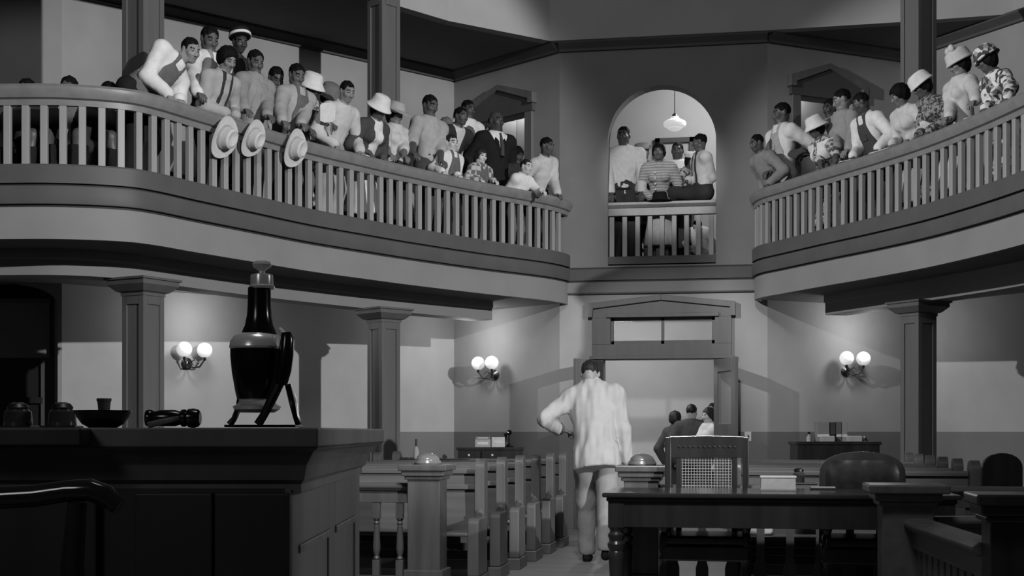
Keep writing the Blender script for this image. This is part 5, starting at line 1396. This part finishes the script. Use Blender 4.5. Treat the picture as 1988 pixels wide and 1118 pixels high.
for i, (dx, h, g_, lb) in enumerate(((-.17, .24, MID, 'broad grey book standing in the row on the wide desk cabinet'), (-.05, .235, CHAR, 'dark banded book standing in the row on the wide desk cabinet'), (.02, .24, DENIM, 'middle dark book standing in the row on the wide desk cabinet'), (.09, .235, WORK, 'slim lighter book ending the row on the wide desk cabinet'))):
    q_ = c - n * .16 + ux * dx; r = root('law_book', (q_.x, q_.y, z), lb, 'book', 'books standing on the wide desk cabinet')
    w = .15 if i == 0 else .062
    MB().box((q_.x, q_.y, z + h / 2), (w, .17, h), rz).build('cover', g_, r, .004); MB().box((q_.x + n.x * .083, q_.y + n.y * .083, z + h * .3), (w * .98, .01, .03), rz).build('spine_band', PAPER if i != 1 else BLK, r)
for dx, w, lb in ((-.13, .17, 'pale papers stacked before the broad grey book'), (.20, .17, 'pale papers stacked beyond the book row')):
    q_ = c - n * .08 + ux * dx; r = root('paper_stack', (q_.x, q_.y, z), lb, 'paper')
    MB().box((q_.x, q_.y, z + .03), (w, .14, .06), rz).build('lower_sheets', LIGHT, r, .002); MB().box((q_.x, q_.y, z + .064), (w * .92, .13, .008), rz + .06).build('upper_sheets', PAPER, r)
q_ = c - n * .14 - ux * .33; r = root('glass_bottle', (q_.x, q_.y, z), 'small pale bottle with dark stopper on the wide desk cabinet', 'bottle')
MB().lathe([(0, 0), (.03, 0), (.032, .05), (.012, .075), (.012, .09), (0, .09)], (q_.x, q_.y, z), 16).build('bottle_body', LIGHT, r); MB().lathe([(0, .09), (.015, .09), (.016, .115), (0, .118)], (q_.x, q_.y, z), 12).build('stopper', BLACK, r)
q_ = c - n * .12 + ux * .34; r = root('desk_bell', (q_.x, q_.y, z), 'small dark desk bell with bright button on the wide desk cabinet', 'bell')
MB().lathe([(0, 0), (.05, 0), (.05, .012), (.044, .016), (.035, .04), (.0, .05)], (q_.x, q_.y, z), 20).build('bell_dome', BRONZE, r); MB().lathe([(0, .048), (.008, .05), (.008, .065), (0, .068)], (q_.x, q_.y, z), 10).build('button', SILVER, r)
# side table with bottle and tumblers by the second column
a = atD(796, 898, 17.2); r = root('side_table', (a.x, a.y, 0), 'small side table behind the pews beside the second column', 'table')
zt = a.z; MB().box((a.x, a.y, zt - .015), (.5, .32, .03), YAW).build('tabletop', DARKW, r, .004)
for sx in (-1, 1):
    for sy_ in (-1, 1): MB().box((a.x + sx * .2, a.y + sy_ * .11, zt / 2 - .015), (.035, .035, zt - .03)).build('leg', DARKW, r)
for i, px in enumerate((783, 790, 799)):
    q_ = atD(px, 898, 17.12); r = root('tumbler', (q_.x, q_.y, zt), ORD[i] + ' small dark tumbler from the second column on the side table', 'glass', 'tumblers on the side table')
    MB().lathe([(0, 0), (.018, 0), (.024, .07), (.022, .07), (.017, .006), (0, .006)], (q_.x, q_.y, zt), 14).build('cup', mat('tumbler_glass', .05, .1, .2, 6, spec=.6), r)
q_ = atD(808, 898, 17.15); r = root('glass_bottle', (q_.x, q_.y, zt), 'pale bottle with dark neck on the side table by the second column', 'bottle')
MB().lathe([(0, 0), (.035, 0), (.037, .02), (.037, .15), (.014, .21), (0, .21)], (q_.x, q_.y, zt), 18).build('bottle_body', LIGHT, r); MB().lathe([(0, .21), (.015, .21), (.014, .29), (.017, .30), (0, .305)], (q_.x, q_.y, zt), 14).build('neck', CHAR, r)
# dark chair near the right wall
cc = atD(1956, 900, 11.2); r = root('side_chair', (cc.x, cc.y, 0), 'dark round-topped chair standing beyond the court rail near the wall', 'chair')
zt = CAMZ + (HOR - 880) / F * 11.2
m = MB(); pts = [(-.17, .5), (.17, .5), (.17, zt - .12)] + [(.17 * cos(t), zt - .12 + .12 * sin(t)) for t in [pi * k / 12 for k in range(1, 12)]] + [(-.17, zt - .12)]
m.plate(pts, (cc.x, cc.y + .2, 0), (CA, SA, 0), (0, 0, 1), (-SA, CA, 0), .05); m.build('backrest', DARKW, r, .015, 3)
MB().box((cc.x, cc.y, .45), (.42, .42, .05), YAW).build('seat', DARKW, r, .01)
for sx in (-1, 1):
    for sy_ in (-1, 1): MB().box((cc.x + sx * .18, cc.y + sy_ * .18, .215), (.04, .04, .43), YAW).build('leg', DARKW, r)
    m = MB(); b_ = Vector((cc.x, cc.y, 0)) + Vector((CA, SA, 0)) * sx * .21
    m.tube([b_ + Vector((-SA * .2, CA * .2, .70)), b_ + Vector((0, 0, .73)), b_ + Vector((SA * .18, -CA * .18, .70)), b_ + Vector((SA * .19, -CA * .19, .45))], .018, 8); m.build('armrest', DARKW, r)

# ---------------------------------------------------------------- judge bench in the foreground
ZD = CAMZ + (HOR - 830) / F * 3.0
r = root('judge_bench', atz(400, 1100, 0) * 0 + atD(400, 838, 3.6).xy.to_3d(), 'massive dark judge bench with panelled side in the foreground', 'bench')
def cw(xc, D, z): return Vector((xc * CA - D * SA, xc * SA + D * CA, z))          # place given in metres across and ahead of the camera
def cbox(x0, x1, d0, d1, z0, z1): c = cw((x0 + x1) / 2, (d0 + d1) / 2, (z0 + z1) / 2); return MB().box(c, (x1 - x0, d1 - d0, z1 - z0), YAW)
xe = (617 - 994) / F * 3.0; DB = 4.55
cbox(-3.2, xe, 3.0, DB, ZD - .044, ZD).build('top_slab', BENCH_LIT, r, .004)
cbox(-3.2, (176 - 994) / F * 3.0, 2.93, 3.02, ZD - .040, ZD - .001).build('front_strip', BENCH_SHADE, r, .004)
# moulding under the slab: cove profile along the front and the side
prof = [(.0, ZD - .044), (-.008, ZD - .05), (-.02, ZD - .055), (-.05, ZD - .085), (-.062, ZD - .12), (-.075, ZD - .13), (-.075, ZD - .15), (-.12, ZD - .15), (-.12, ZD - .044)]
P0, P1, P2 = cw(-3.2, 3.0, 0), cw(xe, 3.0, 0), cw(xe, DB, 0)
MB().sweep([P2[:2], P1[:2], P0[:2]][::-1], prof).build('cove_moulding', BENCH_LIT, r)
xi = xe - .075
cbox(-3.2, xi - .012, 3.087, DB - .06, 0, ZD - .14).build('carcase', BENCH_SHADE, r)
# side: stiles, rails and sunk panels
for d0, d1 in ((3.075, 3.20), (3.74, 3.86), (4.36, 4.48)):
    cbox(xi - .012, xi, d0, d1, 0.0, ZD - .14).build('stile', BENCH_LIT, r, .003)
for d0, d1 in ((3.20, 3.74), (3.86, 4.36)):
    cbox(xi - .012, xi, d0, d1, ZD - .28, ZD - .14).build('rail', BENCH_LIT, r, .002)
    cbox(xi - .012, xi + .006, d0, d1, ZD - .30, ZD - .28).build('panel_moulding', BENCH_LIT, r, .003)
    cbox(xi - .03, xi - .006, d0, d1, 0.0, ZD - .30).build('panel', BENCH_LIT, r)
cbox(xi - .012, xi, 3.2, 4.36, 0.0, .1).build('rail', BENCH_LIT, r, .002)
# front: flat pilasters either side of the knee hole
for a, b in ((262, 412), (416, 562)):
    cbox((a - 994) / F * 3.06, (b - 994) / F * 3.06, 3.06, 3.10, 0, ZD - .15).build('pilaster', BENCH_SHADE, r, .004)
cbox(-3.2, -.95, 3.06, 3.10, .85, ZD - .15).build('front_panel', BENCH_SHADE, r, .004)
# witness platform edge is hidden; things on the bench top
def bench_pt(px, D): return cw((px - 994) / F * D, D, ZD)
def mpx(D): return D / F
# black carafe on its stand
D = 3.25; p = bench_pt(510, D); u = mpx(D)
r = root('carafe', p, 'tall black and silver carafe with handle and three-legged stand on the judge bench', 'carafe')
def zz(y): return p.z + (828 - y) * u
L_ = lambda rows: [(a * u, (828 - y) * u) for a, y in rows]
ax = p - Vector((CA, SA, 0)) * .014
MB().lathe(L_([(0, 798), (34, 798), (44, 792), (46, 786), (38, 782), (34, 776), (36, 771), (0, 771)]), ax, 36).build('silver_foot', SILVER, r)
MB().lathe(L_([(0, 773), (38, 772), (41, 760), (48, 720), (51, 690), (51, 673), (0, 672)]), ax, 40).build('body', BLACK, r)
MB().lathe(L_([(51, 675), (53, 671), (51, 660), (45, 650), (36, 645), (0, 645)]), ax, 40).build('shoulder', SILVER, r)
m = MB(); nx = [(36, 648), (34, 642), (28, 628), (24, 610), (22.5, 590), (22, 556), (0, 556)]
for v in (m,): v.lathe(L_(nx), ax + Vector((CA, SA, 0)) * .006, 36)
m.build('neck', BLACK, r)
ax2 = ax + Vector((CA, SA, 0)) * .012
MB().lathe(L_([(0, 558), (24, 558), (25, 553), (22, 551), (22, 536), (21, 531), (8, 528), (0, 528)]), ax2, 32).build('collar', SILVER, r)
MB().lathe(L_([(0, 530), (7, 529), (6, 524), (9, 521), (17, 516), (18.5, 511), (16, 506), (8, 503), (0, 503)]), ax2, 28).build('stopper', SILVER, r)
bz = Vector((CA, SA, 0))
def cp(px, py, dd=0.0): q_ = cw((px - 994) / F * D, D, CAMZ + (HOR - py) / F * D); return q_ + Vector((-SA, CA, 0)) * dd
for pts, rr, nm in (([cp(468, 762), cp(464, 790), cp(455, 812), cp(446, 824)], [.008, .008, .007, .009], 'stand_leg'), ([cp(552, 740, -.05), cp(536, 775, -.055), cp(522, 805, -.06), cp(510, 824, -.06)], [.012, .012, .010, .011], 'stand_leg'), ([cp(558, 745, .02), cp(566, 780, .02), cp(572, 808, .02), cp(578, 824, .02)], [.010, .010, .008, .009], 'stand_leg')):
    m = MB(); m.tube(smooth3(pts) if False else pts, rr, 10); m.build(nm, BLACK, r)
m = MB(); m.tube([cp(563, 648, -.05), cp(564, 660, -.05), cp(562, 690, -.05), cp(558, 720, -.05), cp(552, 748, -.05)], [.011, .0165, .018, .018, .015], 14); m.build('handle', BLACK, r)
m = MB(); m.tube([cp(545, 640, -.01), cp(556, 650, -.03), cp(562, 660, -.045)], .006, 8); m.build('handle_bracket', SILVER, r)
MB().box(cp(513, 827), (.17, .12, .006), YAW).build('stand_base', BLACK, r, .002)
# ink wells
for px, w, lb in ((35, 27, 'squat glass inkwell nearest the frame edge on the judge bench'), (121, 27, 'squat glass inkwell beside the dark bowl on the judge bench')):
    D = 3.35; p = bench_pt(px, D); u = mpx(D); r = root('inkwell', p, lb, 'inkwell', 'inkwells on the judge bench')
    MB().lathe([(a * u, (822 - y) * u) for a, y in ((0, 822), (26, 822), (27, 818), (26, 800), (25, 790), (18, 785), (17, 786), (0, 786))], p, 28).build('glass_body', mat('thick_glass', .035, .08, .3, 9, spec=.7), r)
    MB().lathe([(a * u, (822 - y) * u) for a, y in ((0, 786), (19, 786), (21, 782), (16, 775), (8, 772), (0, 772))], p, 24).build('lid', BRONZE, r)
    MB().box(p + Vector((0, 0, .003)), (.085, .07, .006), YAW).build('base_plate', BLACK, r, .002)
D = 3.25; p = bench_pt(200, D); u = mpx(D); r = root('dark_bowl', p, 'wide dark bowl beside the inkwells on the judge bench', 'bowl')
MB().lathe([(a * u, h * u) for a, h in ((0, 0), (26, 0), (40, 8), (50, 22), (54, 32), (51, 32), (46, 22), (36, 9), (0, 5))], p, 32).build('bowl_body', BLACK, r)
MB().lathe([(50 * u, 31 * u), (55 * u, 31 * u), (55 * u, 34 * u), (50 * u, 34 * u)], p, 32).build('rim', BLACK, r)
D = 3.6; p = bench_pt(202, D); u = mpx(D); r = root('small_cup', p, 'small tapered cup showing above the dark bowl', 'cup')
MB().lathe([(a * u, h * u) for a, h in ((0, 0), (8, 0), (11, 34), (13, 57), (11, 57), (8, 8), (0, 6))], p, 24).build('cup_body', CHAR, r)
MB().lathe([(a * u, h * u) for a, h in ((12.2, 52), (14, 53), (14, 58), (12, 58))], p, 24).build('rim', CHAR, r)
D = 3.2; p = bench_pt(330, D); u = mpx(D); r = root('gavel', p, 'dark turned gavel lying on its side on the judge bench', 'gavel')
gc_ = p + Vector((0, 0, 19 * u)); axg = Vector((CA, SA, 0))
MB().lathe([(a * u, (x - 330) * u) for a, x in ((0, 284), (15, 284), (17, 290), (16, 296), (13, 300), (16, 312), (16, 340), (13, 350), (17, 354), (17, 360), (14, 363), (18, 366), (19, 376), (17, 385), (12, 389), (0, 389))], gc_, 28, axg).build('head', BLACK, r)
m = MB(); m.tube([cp(300, 826, -.06), cp(330, 818, -.05), cp(350, 812, -.02)], [.008, .007, .006], 10); m.build('handle', mat('handle_wood', .10, .2, .2, 9, spec=.6), r)
# armchair of the bench, its arm catching the light
D = 2.55
r = root('bench_chair', cw(-.95, D, 0), 'dark polished armchair before the judge bench with a scrolled arm', 'chair')
def ca(px, py, DD): return cw((px - 994) / F * DD, DD, CAMZ + (HOR - py) / F * DD)
GLW = mat('polished_dark_wood', .02, .12, .2, 8, spec=.7)
m = MB(); m.tube([ca(-330, 985, 2.55), ca(-120, 972, 2.55), ca(0, 966, 2.55), ca(70, 962, 2.55), ca(130, 953, 2.55), ca(175, 951, 2.55), ca(205, 962, 2.55), ca(222, 978, 2.55), ca(214, 990, 2.55)], [.022, .022, .022, .022, .021, .022, .022, .020, .014], 14); m.build('arm', GLW, r)
m = MB(); m.tube([ca(150, 975, 2.55), ca(140, 1100, 2.55), ca(150, 1400, 2.55), ca(150, 2060, 2.55)], [.018, .022, .026, .02], 12); m.build('front_post', GLW, r)
m = MB(); m.tube([ca(-330, 985, 2.55), ca(-335, 1400, 2.55), ca(-340, 2060, 2.55)], [.024, .026, .022], 12); m.build('rear_post', GLW, r)
cbox(-1.36, -.80, 2.15, 2.6, .42, .48).build('seat', LEATHER, r, .02)
for d_ in (2.18, 2.18):
    pass
m = MB(); m.tube([cw(-.80, 2.18, .0), cw(-.80, 2.18, .45)], .022, 10); m.build('leg', GLW, r)
m = MB(); m.tube([cw(-1.33, 2.18, .0), cw(-1.33, 2.18, .45)], .022, 10); m.build('leg', GLW, r)
m = MB(); m.plate([(0, .45), (.42, .45), (.42, 1.02), (.21, 1.08), (0, 1.02)], cw(-1.36, 2.18, 0), (-SA, CA, 0), (0, 0, 1), (-CA, -SA, 0), .05); m.build('backrest', GLW, r, .015)

# ---------------------------------------------------------------- people on the floor of the hall
fp = atz(1158, 1096, 0); D = -fp.x * SA + fp.y * CA
def md(px, py, dd=0.0): return atD(px, py, D + dd)
hd_ = md(1146, 727, .16)
fw = Vector((-SA, CA, 0)).lerp(Vector((0.12, 1, 0)), .5)
HM = hd_.z / .925
person('tall man in pale linen suit walking away towards the open doorway', (fp.x, fp.y, 0), fw.xy, HM, hd_, (0, 38), (md(1216, 908, .02), md(1098, 836, .22)), .22, ('linen', LINEN), pelvis=md(1157, 874, -.06), bottom=cloth('linen_trousers', .29, scale=11, bump=.10),
       feet=(md(1176, 1072, -.06), md(1140, 1076, .34)), hairm=HAIRB, hand_dirs=((0, 0.1, -1), (.8, .5, -.2)), vox=.85)
for lb, px, py, y_, H, yaw_, fm, tp, hr, sk_ in (('man in dark jacket seen from behind in the doorway crowd', 1343, 800, 18.6, 1.66, (.25, 1), False, ('jacket', CHAR), 'short', .30), ('dark-haired woman in dark dress at the doorway crowd edge', 1312, 812, 19.0, 1.58, (.6, .8), True, ('dress', CHAR), 'bob', .30),
        ('woman in white dress facing the jacketed man in the doorway', 1375, 806, 18.45, 1.60, (-.75, -.65), True, ('dress', WHITE), 'bob', .38), ('dark-haired person at the back of the doorway crowd', 1384, 797, 19.6, 1.66, (-.4, -.9), False, DRK, 'short', .30)):
    h_ = aty(px, py, y_)
    person(lb, (h_.x, h_.y, 0), yaw_, h_.z / .925, h_, (0, 8), (None, None), sk_, tp, bottom=DRK, legs='skirt' if fm else 'stand', fem=fm, hair=hr, hairm=HAIRB, pelvis=(h_.x, h_.y, h_.z / .925 * .525), group='people in the doorway')
